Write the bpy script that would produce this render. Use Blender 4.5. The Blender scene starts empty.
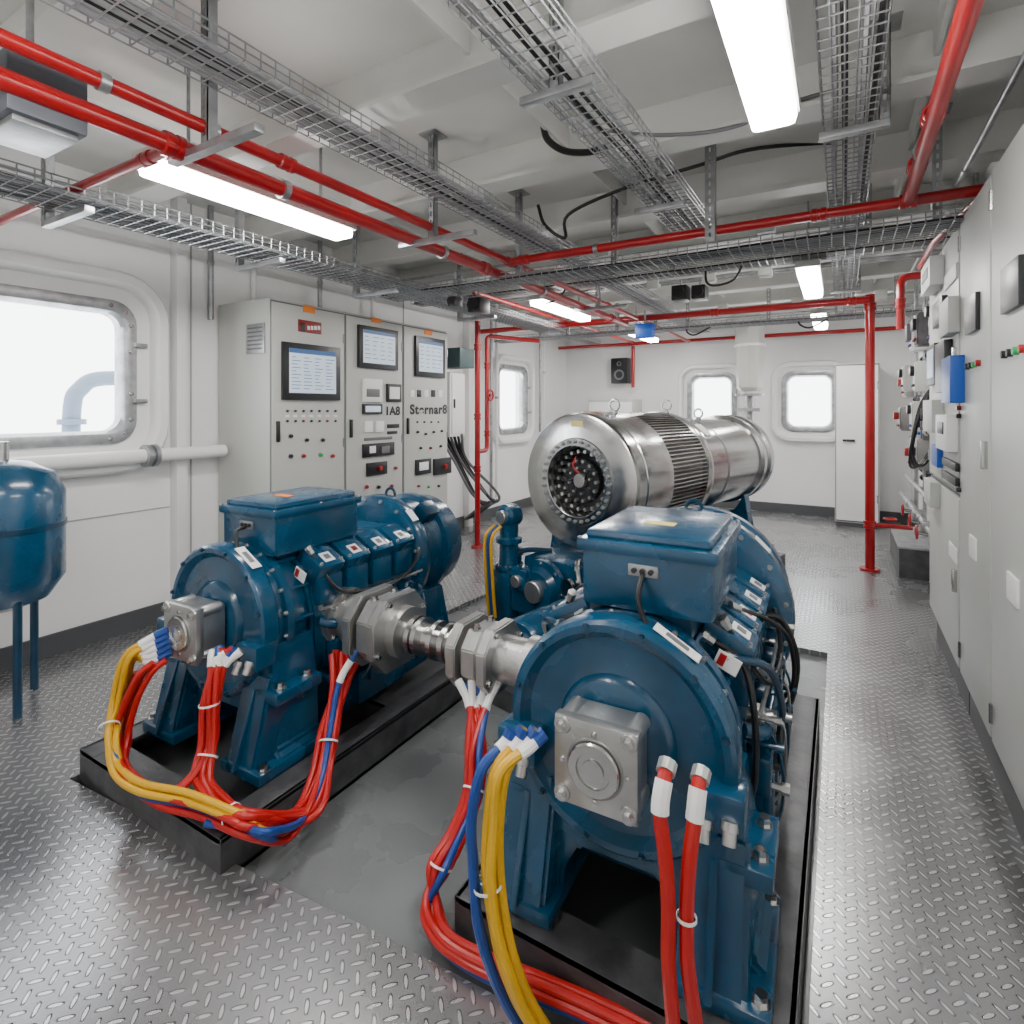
import bpy,bmesh,math,random
from mathutils import Vector,Matrix
random.seed(4)
SC=bpy.context.scene; C=SC.collection
PI=math.pi
H=1.6;F=560.0;HV=408.0;TH=math.atan(328/560);S=math.sin(TH);K=math.cos(TH)
def V(*a): return Vector(a)
def W(u,v,d):
    l=(u-512)/F*d; return V(l*K-d*S,l*S+d*K,H-(v-HV)/F*d)
def gz(u,v,z): return W(u,v,F*(H-z)/(v-HV))
def gx(u,v,x): k=(u-512)/F; return W(u,v,x/(k*K-S))
def gy(u,v,y): k=(u-512)/F; return W(u,v,y/(k*S+K))
# ---------------- materials
def mat(name,col,rough=.5,metal=0.,var=0.,scale=6.,bump=0.,bscale=80.,coat=0.,emit=0.,rvar=0.):
    m=bpy.data.materials.new(name); m.use_nodes=True; nt=m.node_tree; N=nt.nodes; L=nt.links
    b=N['Principled BSDF']; b.inputs['Base Color'].default_value=(*col,1); b.inputs['Roughness'].default_value=rough
    b.inputs['Metallic'].default_value=metal
    if coat: b.inputs['Coat Weight'].default_value=coat; b.inputs['Coat Roughness'].default_value=.12
    if emit:
        b.inputs['Emission Color'].default_value=(*col,1); b.inputs['Emission Strength'].default_value=emit
    tc=N.new('ShaderNodeTexCoord')
    if var or rvar:
        n=N.new('ShaderNodeTexNoise'); n.inputs['Scale'].default_value=scale; n.inputs['Detail'].default_value=5
        L.new(tc.outputs['Object'],n.inputs['Vector'])
        if var:
            r=N.new('ShaderNodeMix'); r.data_type='RGBA'
            r.inputs['A'].default_value=(*[c*(1-var) for c in col],1); r.inputs['B'].default_value=(*[min(1,c*(1+var)) for c in col],1)
            mr=N.new('ShaderNodeMapRange'); mr.inputs['From Min'].default_value=.3; mr.inputs['From Max'].default_value=.7
            L.new(n.outputs['Fac'],mr.inputs['Value']); L.new(mr.outputs['Result'],r.inputs['Factor']); L.new(r.outputs['Result'],b.inputs['Base Color'])
        if rvar:
            q=N.new('ShaderNodeMapRange'); q.inputs['From Min'].default_value=.3;q.inputs['From Max'].default_value=.7
            q.inputs['To Min'].default_value=max(.05,rough-rvar); q.inputs['To Max'].default_value=min(1,rough+rvar)
            L.new(n.outputs['Fac'],q.inputs['Value']); L.new(q.outputs['Result'],b.inputs['Roughness'])
    if bump:
        n2=N.new('ShaderNodeTexNoise'); n2.inputs['Scale'].default_value=bscale; L.new(tc.outputs['Object'],n2.inputs['Vector'])
        bp=N.new('ShaderNodeBump'); bp.inputs['Strength'].default_value=bump; bp.inputs['Distance'].default_value=.004
        L.new(n2.outputs['Fac'],bp.inputs['Height']); L.new(bp.outputs['Normal'],b.inputs['Normal'])
    return m
BLUE=mat('blue_paint',(.002,.054,.118),.26,.0,.25,5,.1,60,.4,rvar=.06)
BLUE2=mat('blue_paint_dark',(.0015,.032,.072),.3,0,.3,8,.15,50,.3)
STEEL=mat('brushed_steel',(.58,.58,.57),.21,1.,.05,9,.0,120,rvar=.05)
CAST=mat('cast_aluminium',(.47,.47,.46),.34,.9,.12,14,.25,90)
FIN=mat('fin_grey',(.30,.30,.29),.45,.7,.1,9)
GALV=mat('galvanised',(.38,.39,.40),.38,.8,.25,12)
GREYC=mat('cabinet_grey',(.54,.55,.52),.45,0,.04,2)
GREYD=mat('cabinet_door_grey',(.50,.51,.485),.42,0,.05,2)
WHITE=mat('white_paint',(.86,.86,.85),.45,0,.03,2)
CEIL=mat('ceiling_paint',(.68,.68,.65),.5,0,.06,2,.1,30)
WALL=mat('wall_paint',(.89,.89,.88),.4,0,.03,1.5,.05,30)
DARK=mat('dark_grey_steel',(.08,.08,.085),.4,.3,.4,10,.3,40)
BASE=mat('baseboard_grey',(.075,.08,.085),.5)
PIT=mat('painted_deck',(.165,.175,.18),.28,.05,.1,3,.15,35,rvar=.08)
BLACK=mat('black_rubber',(.008,.008,.009),.4)
BLK2=mat('black_plastic',(.014,.015,.017),.35)
RED=mat('red_pipe_paint',(.36,.003,.006),.28,0,.2,5,coat=.3)
CRED=mat('red_cable',(.45,.006,.005),.36); CYEL=mat('yellow_cable',(.68,.38,.005),.38); CBLU=mat('blue_cable',(.006,.05,.26),.4)
CWHT=mat('white_sleeve',(.85,.85,.83),.5); CGRY=mat('grey_cable',(.15,.15,.16),.5)
ORG=mat('orange_sticker',(.8,.22,.02),.5); YEL=mat('yellow_sticker',(.75,.62,.2),.5); GRN=mat('green_button',(.02,.4,.1),.4); MRED=mat('dark_red_plate',(.22,.01,.012),.4)
LAMP=mat('lamp_diffuser',(1,.98,.95),.5,emit=54)
SCR=mat('display_glow',(.42,.5,.58),.3,emit=.8); SCR2=mat('display_lines',(.03,.12,.32),.4,emit=.1)
DEVB=mat('device_blue',(.01,.09,.45),.35)
def glassmat():
    m=bpy.data.materials.new('window_glass'); m.use_nodes=True; N=m.node_tree.nodes; L=m.node_tree.links
    N.remove(N['Principled BSDF']); t=N.new('ShaderNodeBsdfTransparent'); g=N.new('ShaderNodeBsdfGlossy'); g.inputs['Roughness'].default_value=.03
    x=N.new('ShaderNodeMixShader'); x.inputs[0].default_value=.05; L.new(t.outputs[0],x.inputs[1]); L.new(g.outputs[0],x.inputs[2]); L.new(x.outputs[0],N['Material Output'].inputs[0]); return m
GLASS=glassmat()
def checker():
    m=bpy.data.materials.new('tread_plate'); m.use_nodes=True; nt=m.node_tree; N=nt.nodes; L=nt.links; b=N['Principled BSDF']
    def mt(op,a,b_=None,c=None):
        n=N.new('ShaderNodeMath'); n.operation=op
        for i,x in enumerate((a,b_,c)):
            if x is None: continue
            if isinstance(x,(int,float)): n.inputs[i].default_value=x
            else: L.new(x,n.inputs[i])
        return n.outputs[0]
    g=N.new('ShaderNodeNewGeometry'); mp=N.new('ShaderNodeMapping'); mp.inputs['Rotation'].default_value=(0,0,PI/4); mp.inputs['Scale'].default_value=(23,23,23)
    L.new(g.outputs['Position'],mp.inputs['Vector']); s=N.new('ShaderNodeSeparateXYZ'); L.new(mp.outputs[0],s.inputs[0])
    cx=mt('FLOOR',s.outputs[0]); cy=mt('FLOOR',s.outputs[1]); fx=mt('SUBTRACT',mt('FRACT',s.outputs[0]),.5); fy=mt('SUBTRACT',mt('FRACT',s.outputs[1]),.5)
    par=mt('FLOORED_MODULO',mt('ADD',cx,cy),2.)
    def mixv(p,q): return mt('ADD',mt('MULTIPLY',p,par),mt('MULTIPLY',q,mt('SUBTRACT',1.,par)))
    a=mixv(fx,fy); c=mixv(fy,fx)
    e=mt('ADD',mt('POWER',mt('ABSOLUTE',mt('DIVIDE',a,.56)),2.),mt('POWER',mt('ABSOLUTE',mt('DIVIDE',c,.15)),2.))
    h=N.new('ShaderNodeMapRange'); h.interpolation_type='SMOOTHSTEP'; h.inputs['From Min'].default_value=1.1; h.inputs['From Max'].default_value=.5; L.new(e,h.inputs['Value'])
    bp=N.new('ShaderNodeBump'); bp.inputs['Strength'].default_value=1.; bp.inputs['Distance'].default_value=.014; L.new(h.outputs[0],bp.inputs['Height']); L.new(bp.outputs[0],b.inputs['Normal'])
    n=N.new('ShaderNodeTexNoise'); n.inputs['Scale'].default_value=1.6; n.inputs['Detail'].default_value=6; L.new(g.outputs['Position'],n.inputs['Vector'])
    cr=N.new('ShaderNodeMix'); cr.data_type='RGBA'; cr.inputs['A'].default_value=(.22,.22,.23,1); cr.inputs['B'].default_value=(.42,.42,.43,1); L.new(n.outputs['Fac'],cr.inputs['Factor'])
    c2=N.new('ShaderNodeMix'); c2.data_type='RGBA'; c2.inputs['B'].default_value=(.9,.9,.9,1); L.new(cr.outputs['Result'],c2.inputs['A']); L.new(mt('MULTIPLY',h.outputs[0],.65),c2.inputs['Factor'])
    L.new(c2.outputs['Result'],b.inputs['Base Color']); b.inputs['Metallic'].default_value=.75
    rr=N.new('ShaderNodeMapRange'); rr.inputs['To Min'].default_value=.17; rr.inputs['To Max'].default_value=.38; L.new(n.outputs['Fac'],rr.inputs['Value']); L.new(rr.outputs[0],b.inputs['Roughness'])
    return m
TREAD=checker()
# ---------------- mesh builder
MX={}
def basis(n):
    n=n.normalized(); a=V(0,0,1) if abs(n.z)<.9 else V(1,0,0)
    x=a.cross(n).normalized(); return x,n.cross(x)
def catmull(P,k=6):
    P=[Vector(p) for p in P]
    if len(P)<3: return P
    Q=[2*P[0]-P[1]]+P+[2*P[-1]-P[-2]]; out=[]
    for i in range(1,len(Q)-2):
        p0,p1,p2,p3=Q[i-1:i+3]
        for j in range(k):
            t=j/k; out.append(.5*((2*p1)+(-p0+p2)*t+(2*p0-5*p1+4*p2-p3)*t*t+(-p0+3*p1-3*p2+p3)*t**3))
    out.append(P[-1]); return out
class MB:
    def __init__(s): s.bm=bmesh.new()
    def _merge(s,t):
        me=bpy.data.meshes.new('t'); t.to_mesh(me); s.bm.from_mesh(me); bpy.data.meshes.remove(me); t.free()
    def box(s,c,size,bev=0,rot=None,seg=2):
        t=bmesh.new(); bmesh.ops.create_cube(t,size=1); t.transform(Matrix.Diagonal((*size,1)))
        if bev: bmesh.ops.bevel(t,geom=t.edges[:],offset=bev,segments=seg,affect='EDGES',profile=.6)
        if rot: t.transform(rot.to_4x4() if len(rot)==3 else rot)
        t.transform(Matrix.Translation(Vector(c))); s._merge(t); return s
    def bb(s,x0,x1,y0,y1,z0,z1,bev=0):
        return s.box(((x0+x1)/2,(y0+y1)/2,(z0+z1)/2),(abs(x1-x0),abs(y1-y0),abs(z1-z0)),bev)
    def lathe(s,o,ax,prof,n=32):
        o=Vector(o); ax=Vector(ax).normalized(); x,y=basis(ax); R=[]
        for r,t in prof:
            if r<1e-6: R.append([s.bm.verts.new(o+ax*t)])
            else: R.append([s.bm.verts.new(o+ax*t+(x*math.cos(2*PI*i/n)+y*math.sin(2*PI*i/n))*r) for i in range(n)])
        for a,b in zip(R,R[1:]):
            for i in range(n):
                j=(i+1)%n
                f=[a[i%len(a)],a[j%len(a)],b[j%len(b)],b[i%len(b)]]
                g=[]
                for v in f:
                    if v not in g: g.append(v)
                if len(g)>2:
                    try: s.bm.faces.new(g)
                    except ValueError: pass
        return s
    def cyl(s,a,b,r,r2=None,n=20):
        a=Vector(a);b=Vector(b);L=(b-a).length; r2=r if r2 is None else r2
        return s.lathe(a,b-a,[(0,0),(r,0),(r2,L),(0,L)],n)
    def disc(s,a,ax,r,h,n=24,ch=.0):
        ch=ch or min(r,h)*.15
        return s.lathe(a,ax,[(0,0),(r,0),(r,h-ch),(r-ch,h),(0,h)],n)
    def tube(s,P,r,n=8,k=6,smooth=True,cap=True):
        P=catmull(P,k) if smooth else [Vector(p) for p in P]
        T=[(P[min(i+1,len(P)-1)]-P[max(i-1,0)]).normalized() for i in range(len(P))]
        x,_=basis(T[0]); R=[]
        for p,t in zip(P,T):
            x=(x-t*x.dot(t)).normalized(); y=t.cross(x)
            R.append([s.bm.verts.new(p+(x*math.cos(2*PI*i/n)+y*math.sin(2*PI*i/n))*r) for i in range(n)])
        for a,b in zip(R,R[1:]):
            for i in range(n): s.bm.faces.new([a[i],a[(i+1)%n],b[(i+1)%n],b[i]])
        if cap: s.bm.faces.new(R[0][::-1]); s.bm.faces.new(R[-1])
        return s
    def torus(s,c,ax,R,r,n=28,m=8):
        prof=[(R+r*math.cos(2*PI*i/m),r*math.sin(2*PI*i/m)) for i in range(m+1)]
        return s.lathe(c,ax,prof,n)
    def prism(s,poly,o,A,B,N,t,bev=0):
        o=Vector(o);A=Vector(A);B=Vector(B);N=Vector(N); tb=bmesh.new()
        v0=[tb.verts.new(o+A*a+B*b) for a,b in poly]; f=tb.faces.new(v0)
        r=bmesh.ops.extrude_face_region(tb,geom=[f]); vs=[g for g in r['geom'] if isinstance(g,bmesh.types.BMVert)]
        for v in vs: v.co+=N*t
        bmesh.ops.recalc_face_normals(tb,faces=tb.faces[:])
        if bev: bmesh.ops.bevel(tb,geom=tb.edges[:],offset=bev,segments=2,affect='EDGES')
        bmesh.ops.triangulate(tb,faces=[f for f in tb.faces if len(f.verts)>4])
        s._merge(tb); return s
    def rrloft(s,c,A,B,N,loops,q=6):
        c=Vector(c);A=Vector(A);B=Vector(B);N=Vector(N);R=[]
        for w,h,r,d in loops:
            R.append([s.bm.verts.new(c+A*a+B*b+N*d) for a,b in rr(w,h,r,q)])
        for a,b in zip(R,R[1:]):
            n=len(a)
            for i in range(n): s.bm.faces.new([a[i],a[(i+1)%n],b[(i+1)%n],b[i]])
        return R
    def build(s,name,m,parent=None,world=False,ang=35):
        bm=s.bm; bmesh.ops.recalc_face_normals(bm,faces=bm.faces[:])
        for e in bm.edges:
            if len(e.link_faces)==2 and e.calc_face_angle(0)>math.radians(ang): e.smooth=False
        for f in bm.faces: f.smooth=True
        me=bpy.data.meshes.new(name); bm.to_mesh(me); bm.free(); me.materials.append(m)
        o=bpy.data.objects.new(name,me); C.objects.link(o)
        if parent:
            if world: me.transform(MX[parent.name].inverted())
            o.parent=parent; MX[o.name]=MX[parent.name]
        else:
            xs=[v.co.x for v in me.vertices];ys=[v.co.y for v in me.vertices];zs=[v.co.z for v in me.vertices]
            c=V((min(xs)+max(xs))/2,(min(ys)+max(ys))/2,min(zs)); me.transform(Matrix.Translation(-c)); o.location=c; MX[o.name]=Matrix.Translation(c)
        return o
def rr(w,h,r,q=6):
    P=[]
    for cx,cy,a0 in ((w/2-r,h/2-r,0),(-w/2+r,h/2-r,90),(-w/2+r,-h/2+r,180),(w/2-r,-h/2+r,270)):
        for i in range(q+1):
            a=math.radians(a0+90*i/q); P.append((cx+r*math.cos(a),cy+r*math.sin(a)))
    return P
def tag(o,label,cat,group=None,kind=None):
    o['label']=label;o['category']=cat
    if group:o['group']=group
    if kind:o['kind']=kind
    return o
def thing(name,label,cat,loc=(0,0,0),rz=0,group=None,kind=None):
    o=bpy.data.objects.new(name,None);C.objects.link(o);o.location=loc;o.rotation_euler=(0,0,rz);o.empty_display_size=.1
    MX[o.name]=Matrix.Translation(Vector(loc))@Matrix.Rotation(rz,4,'Z'); return tag(o,label,cat,group,kind)
def struct(mb,name,m,label,cat):
    return tag(mb.build(name,m),label,cat,kind='structure')
def many(name,m,parent,mbf,locs,world=False):
    inv=MX[parent.name].inverted(); src=None
    for l in locs:
        l=Vector(l); l=inv@l if world else l
        if src is None:
            src=mbf().build(name,m); src.parent=parent
            base=src.location.copy(); src.data.transform(Matrix.Translation(base)); src.location=l; MX[src.name]=MX[parent.name]
        else:
            c=src.copy(); C.objects.link(c); c.parent=parent; c.location=l
    return src
def bolt(ax,r=.012,h=.012):
    return lambda: MB().lathe((0,0,0),ax,[(0,-.002),(r*1.5,-.002),(r*1.5,h*.25),(r,h*.25),(r,h),(0,h)],6)
# ================= ROOM
XL,XR,YB,YF,ZC=-4.4,.85,9.5,-.7,3.2
def wall(name,o,A,B,w,h,holes,m,label):
    bm=bmesh.new(); E=[]
    def loop(pts):
        vs=[bm.verts.new(Vector(o)+Vector(A)*a+Vector(B)*b) for a,b in pts]
        for i in range(len(vs)): E.append(bm.edges.new((vs[i],vs[(i+1)%len(vs)])))
    loop([(0,0),(w,0),(w,h),(0,h)])
    for (ca,cb,ww,hh) in holes: loop([(ca+a,cb+b) for a,b in rr(ww,hh,.15)])
    bmesh.ops.triangle_fill(bm,use_beauty=True,edges=E)
    me=MB(); me.bm.free(); me.bm=bm; return struct(me,name,m,label,'wall')
win=[((XL,1.57,1.85),(0,1,0),(1,0,0),.9,.82),((XL,7.5,1.73),(0,1,0),(1,0,0),.75,.88),((-1.8,YB,1.72),(1,0,0),(0,-1,0),.58,.72),((-.4,YB,1.70),(1,0,0),(0,-1,0),.56,.74)]
wall('wall_left',(XL,YF,0),(0,1,0),(0,0,1),YB-YF,ZC,[(c[0][1]-YF,c[0][2],c[3]+.18,c[4]+.18) for c in win[:2]],WALL,'white painted left wall with round-cornered windows')
wall('wall_back',(XL,YB,0),(1,0,0),(0,0,1),XR-XL,ZC,[(c[0][0]-XL,c[0][2],c[3]+.18,c[4]+.18) for c in win[2:]],WALL,'white far end wall with two small windows')
wall('wall_right',(XR,YF,0),(0,1,0),(0,0,1),YB-YF,ZC,[],WALL,'white right wall behind the equipment cabinets')
wall('wall_front',(XL,YF,0),(1,0,0),(0,0,1),XR-XL,ZC,[],WALL,'white wall behind the camera')
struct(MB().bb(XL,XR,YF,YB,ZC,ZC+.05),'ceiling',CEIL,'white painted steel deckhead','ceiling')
struct(MB().bb(XL,XR,YF,YB,-.1,-.035),'floor',PIT,'smooth grey painted deck between the pump skids','floor')
PX0,PX1,PY0,PY1=-2.62,-.07,1.2,4.2
fl=MB(); fl.prism([(XL,YF),(PX1,YF),(PX1,1.34),(-1.19,1.27),(-1.99,1.19),(PX0-.25,1.12),(PX0,PY1),(XL,PY1)],(0,0,-.035),(1,0,0),(0,1,0),(0,0,1),.035)
struct(fl,'floor',TREAD,'raised diamond tread plate floor on the left and in the foreground','floor')
struct(MB().bb(PX1,XR,YF,YB,-.035,0),'floor',TREAD,'diamond tread plate walkway along the right side','floor')
struct(MB().bb(XL,PX1,PY1,YB,-.035,0),'floor',TREAD,'diamond tread plate floor behind the motor','floor')
struct(MB().bb(XL,XL+.02,YF,YB,0,.14),'baseboard_left',BASE,'dark grey skirting along the left wall','baseboard')
struct(MB().bb(XL,XR,YB-.02,YB,0,.14),'baseboard_back',BASE,'dark grey skirting along the far wall','baseboard')
struct(MB().bb(XR-.02,XR,YF,YB,0,.14),'baseboard_right',BASE,'dark grey skirting along the right wall','baseboard')
n=1
for y in (-.1,.95,1.95,2.95,3.95,4.95,5.95,6.95,7.95,8.9):
    b=MB(); b.bb(XL,XR,y-.012,y+.012,ZC-.22,ZC); b.bb(XL,XR,y-.10,y+.07,ZC-.24,ZC-.22)
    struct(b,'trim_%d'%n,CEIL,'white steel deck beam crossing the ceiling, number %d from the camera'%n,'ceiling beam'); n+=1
for x in (-3.1,-1.35,.35):
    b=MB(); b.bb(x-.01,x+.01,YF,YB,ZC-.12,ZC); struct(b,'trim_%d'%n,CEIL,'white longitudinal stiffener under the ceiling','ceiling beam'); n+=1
b=MB(); b.bb(XL,XL+.10,2.36,2.44,0,ZC,.01); struct(b,'trim_%d'%n,WHITE,'white wall pillar between the left window and the cabinets','pillar'); n+=1
b=MB(); b.bb(XL,XL+.1,6.2,6.3,0,ZC,.01); struct(b,'trim_%d'%n,WHITE,'white wall pillar before the second left window','pillar'); n+=1
SEAM=mat('panel_seam',(.4,.4,.39),.5)
for y in (.55,2.52,5.0,8.6):
    b=MB(); b.bb(XL,XL+.006,y-.006,y+.006,.14,ZC); struct(b,'trim_%d'%n,SEAM,'thin vertical panel joint on the left wall','panel joint'); n+=1
for z in (.85,):
    b=MB(); b.bb(XL,XL+.005,YF,2.36,z-.005,z+.005); struct(b,'trim_%d'%n,SEAM,'thin horizontal panel joint on the left wall','panel joint'); n+=1
for i,(c,A,N,w,h) in enumerate(win):
    r=thing('window_%d'%(i+1),['large near window in the left wall','farther window in the left wall','left window in the far wall behind the motor','right window in the far wall'][i],'window',c,0,kind='structure')
    B=(0,0,1); e=1.0 if i==0 else .8
    m=MB(); m.rrloft(c,A,B,N,[(w+.60*e,h+.60*e,.34*e,0),(w+.59*e,h+.59*e,.34*e,.08),(w+.55*e,h+.55*e,.32*e,.105),(w+.44*e,h+.44*e,.27*e,.105),(w+.39*e,h+.39*e,.24*e,.07),(w+.37*e,h+.37*e,.23*e,.02),(w+.17,h+.17,.16,.015),(w+.17,h+.17,.16,-.2)]); m.build('window_bezel',WALL,r,True)
    m=MB(); m.rrloft(c,A,B,N,[(w+.19,h+.19,.17,.0),(w+.185,h+.185,.165,.035),(w+.12,h+.12,.13,.04),(w+.04,h+.04,.11,.03),(w,h,.1,.0),(w,h,.1,-.08)]); m.build('window_frame',GALV,r,True)
    m=MB(); R=m.rrloft(c,A,B,N,[(w+.01,h+.01,.1,-.05)]); m.bm.faces.new(R[0]); m.build('pane',GLASS,r,True)
    if i<2:
        cc=Vector(c)+Vector(N)*.036
        many('bolt',STEEL,r,bolt(N,.012,.012),[cc+Vector(A)*a+V(0,0,b_) for a,b_ in rr(w+.11,h+.11,.13,2)]+[cc+Vector(A)*(sx*(w/2+.055))+V(0,0,t) for sx in(-1,1) for t in(-.15,.15)],True)
        for t in (-.2,.2):
            m=MB(); m.box(cc+Vector(A)*(w/2+.11)+V(0,0,t),(.05,.09,.03),.006); m.build('clamp_lug',GALV,r,True)
OUT=mat('outside_pipe',(.10,.13,.18),.5)
o=MB(); o.tube([(-6.0,2.36,.6),(-6.0,2.36,1.55),(-6.0,2.43,1.78),(-6.0,2.62,1.88),(-6.0,3.2,1.88)],.07,14); o.disc((-6,2.36,1.45),(0,0,1),.11,.05); o.disc((-6,2.36,1.1),(0,0,1),.11,.05)
tag(o.build('deck_pipe',OUT),'bent blue-grey pipe outside, seen through the near left window','pipe')
# ================= LIGHTS
def lampfix(x,y0,y1,label,z=2.6):
    r=thing('ceiling_light',label,'light fixture',(x,(y0+y1)/2,z),0,'linear ceiling lights')
    m=MB(); m.bb(x-.085,x+.085,y0,y1,z+.05,z+.1,.012); m.build('housing',GREYC,r,True)
    m=MB(); m.bb(x-.075,x+.075,y0+.02,y1-.02,z,z+.06,.025); m.build('diffuser',LAMP,r,True)
    for yy in (y0+.2,y1-.2):
        m=MB(); m.cyl((x,yy,z+.1),(x,yy,ZC),.008,n=8); m.build('hanger_rod',GALV,r,True)
lampfix(-.205,1.05,2.24,'nearest and largest linear light at upper right of the photo')
lampfix(-.21,4.7,5.85,'middle light of the right row, beside the right cable tray')
lampfix(-.21,7.1,8.2,'farthest light of the right row near the far wall')
lampfix(-2.55,1.25,2.4,'nearest light of the left row above the control cabinets')
lampfix(-2.55,4.8,6.05,'middle light of the left row beyond the cross tray')
lampfix(-2.45,7.4,8.5,'farthest light of the left row near the far wall')
lampfix(-1.6,-.5,.6,'added light behind the camera position, out of view')  # unseen extra fixture, added to help light the closed room
# ================= TRAYS
def tray(p0,p1,w,label,hh=.06):
    p0=Vector(p0);p1=Vector(p1);L=(p1-p0).length;t=(p1-p0).normalized();s=V(t.y,-t.x,0)
    m=MB(); k=max(4,int(w/.04))
    def bar(a,b,r=.0035): m.tube([a,b],r,4,smooth=False)
    for i in range(k+1): bar(p0+s*(-w/2+w*i/k),p1+s*(-w/2+w*i/k))
    for sg in (-1,1):
        for q in (.5,1.): bar(p0+s*sg*w/2+V(0,0,hh*q),p1+s*sg*w/2+V(0,0,hh*q),.004)
    n=int(L/.06)
    for i in range(n+1):
        c=p0+t*(i*L/n); m.tube([c+s*w/2+V(0,0,hh),c+s*w/2,c-s*w/2,c-s*w/2+V(0,0,hh)],.0035,4,smooth=False,cap=False)
    return tag(m.build('cable_tray',GALV),label,'cable tray')
def traycables(p0,p1,offs,label,r=.011,mt=CGRY,dz=0):
    p0=Vector(p0);p1=Vector(p1);t=(p1-p0).normalized();s=V(t.y,-t.x,0)
    for o_ in offs:
        pts=[]; k=8; rr_=r*random.uniform(.8,1.3)
        for i in range(k+1): pts.append(p0.lerp(p1,i/k)+s*(o_+random.uniform(-.012,.012))+V(0,0,dz+rr_+.004))
        tag(MB().tube(pts,rr_,6,4).build('power_cable',mt),label,'cable',label)
tray((-.92,.3,2.83),(-.88,4.1,2.83),.26,'wire mesh cable tray at top centre running away from the camera')
tray((.03,.4,2.83),(.05,8.8,2.83),.20,'wire mesh cable tray at top right beside the large light')
tray((-1.9,.3,2.80),(-1.9,9.2,2.80),.26,'wire mesh cable tray above the pair of long red pipes')
tray((-3.1,.3,2.55),(-3.1,6.3,2.55),.34,'low wire mesh tray above the control cabinets')
tray((-3.4,3.68,2.55),(.8,3.68,2.55),.24,'wire mesh tray crossing the room under the near red cross pipe')
tray((-4.3,6.9,2.55),(.8,6.9,2.55),.24,'far wire mesh tray crossing the room beyond the vertical red pipe')
tray((-3.7,.3,2.72),(-3.7,9.2,2.72),.2,'narrow wire mesh tray along the top of the left wall')
tray((-4.2,5.0,2.78),(.7,5.0,2.78),.2,'wire mesh tray crossing under the ceiling midway down the room')
LGR=mat('pale_grey_cable',(.38,.38,.39),.5)
traycables((-.92,.3,2.83),(-.88,4.1,2.83),(-.09,-.06,.07),'pale grey cable lying in the top centre tray',mt=LGR)
traycables((-.92,.3,2.83),(-.88,4.1,2.83),(-.02,.03),'black cable lying in the top centre tray',mt=BLACK)
traycables((-1.9,.3,2.8),(-1.9,9.2,2.8),(-.09,-.06,0,.05,.08),'pale grey cable lying in the tray above the long red pipes',mt=LGR)
traycables((-1.9,.3,2.8),(-1.9,9.2,2.8),(-.03,.03),'black cable lying in the tray above the long red pipes',mt=BLACK)
traycables((-3.1,.3,2.55),(-3.1,6.3,2.55),(-.12,-.09,-.05,.02,.08,.12),'grey cable lying in the low tray over the cabinets')
traycables((-3.4,3.68,2.55),(.8,3.68,2.55),(-.07,-.04,.05),'pale cable lying in the near cross tray',mt=LGR)
traycables((-3.4,3.68,2.55),(.8,3.68,2.55),(0,.08),'black cable lying in the near cross tray',mt=BLACK)
traycables((-4.3,6.9,2.55),(.8,6.9,2.55),(-.07,-.03,.02,.05),'grey cable lying in the far cross tray')
traycables((-4.2,5.0,2.78),(.7,5.0,2.78),(-.05,0,.04),'dark cable lying in the cross tray midway down the room',mt=BLACK)
traycables((.03,.4,2.83),(.05,8.8,2.83),(-.06,.04),'pale grey cable lying in the top right tray',mt=LGR)
traycables((.03,.4,2.83),(.05,8.8,2.83),(-.02,.07),'black cable lying in the top right tray',mt=BLACK)
def strut(x,y,z0,label,w=.041,foot=None,z1=ZC,group='slotted steel hangers'):
    r=thing('strut_hanger',label,'hanger',(x,y,z0),0,group)
    m=MB(); m.bb(x-w/2,x-w/2+.004,y-w/2,y+w/2,z0,z1); m.bb(x+w/2-.004,x+w/2,y-w/2,y+w/2,z0,z1)
    k=int((z1-z0)/.05)
    m.bb(x-w/2,x-.006,y-w/2,y-w/2+.004,z0,z1); m.bb(x+.006,x+w/2,y-w/2,y-w/2+.004,z0,z1)
    for i in range(k): m.bb(x-.007,x+.007,y-w/2,y-w/2+.004,z0+i*.05,z0+i*.05+.022)
    m.build('channel',GALV,r,True)
    if foot:
        m=MB(); m.bb(x-foot[0],x+foot[1],y-.02,y+.02,z0-.03,z0,.003); m.build('cross_arm',GALV,r,True)
    m=MB(); m.bb(x-.06,x+.06,y-.06,y+.06,z1-.008,z1); m.build('ceiling_plate',GALV,r,True)
for i,y in enumerate((1.25,2.6,3.62,5.2,7.2)): strut(-2.06,y,2.6,'slotted steel hanger carrying the pair of long red pipes',foot=(.25,.3),group='hangers of the long red pipes')
strut(-.66,3.45,2.58,'slotted hanger above the middle of the near red cross pipe',w=.055)
strut(-1.4,3.85,2.56,'slotted hanger carrying the cross tray left of centre')
strut(.45,3.75,2.56,'slotted hanger carrying the right end of the cross tray')
for i,y in enumerate((1.2,2.2,3.2,4.6)): strut(-3.3,y,2.5,'slotted steel hanger carrying the low tray over the cabinets',foot=(.02,.42),group='hangers of the low tray')
for i,y in enumerate((1.9,3.3)): strut(-.92,y,2.8,'short hanger carrying the top centre tray',foot=(.15,.15),group='hangers of the top centre tray')
for i,y in enumerate((2.8,4.4,6.6)): strut(.16,y,2.8,'short hanger carrying the top right tray',foot=(.24,.02),group='hangers of the top right tray')
for x in (-3.2,-2.5,-1.6,-.7,.5): strut(x,6.98,2.55,'slotted hanger carrying the far cross tray',group='hangers of the far cross tray')
for x in (-3.4,-1.3,-.5): strut(x,5.08,2.77,'slotted hanger carrying the cross tray midway down the room',group='hangers of the middle cross tray')
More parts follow.
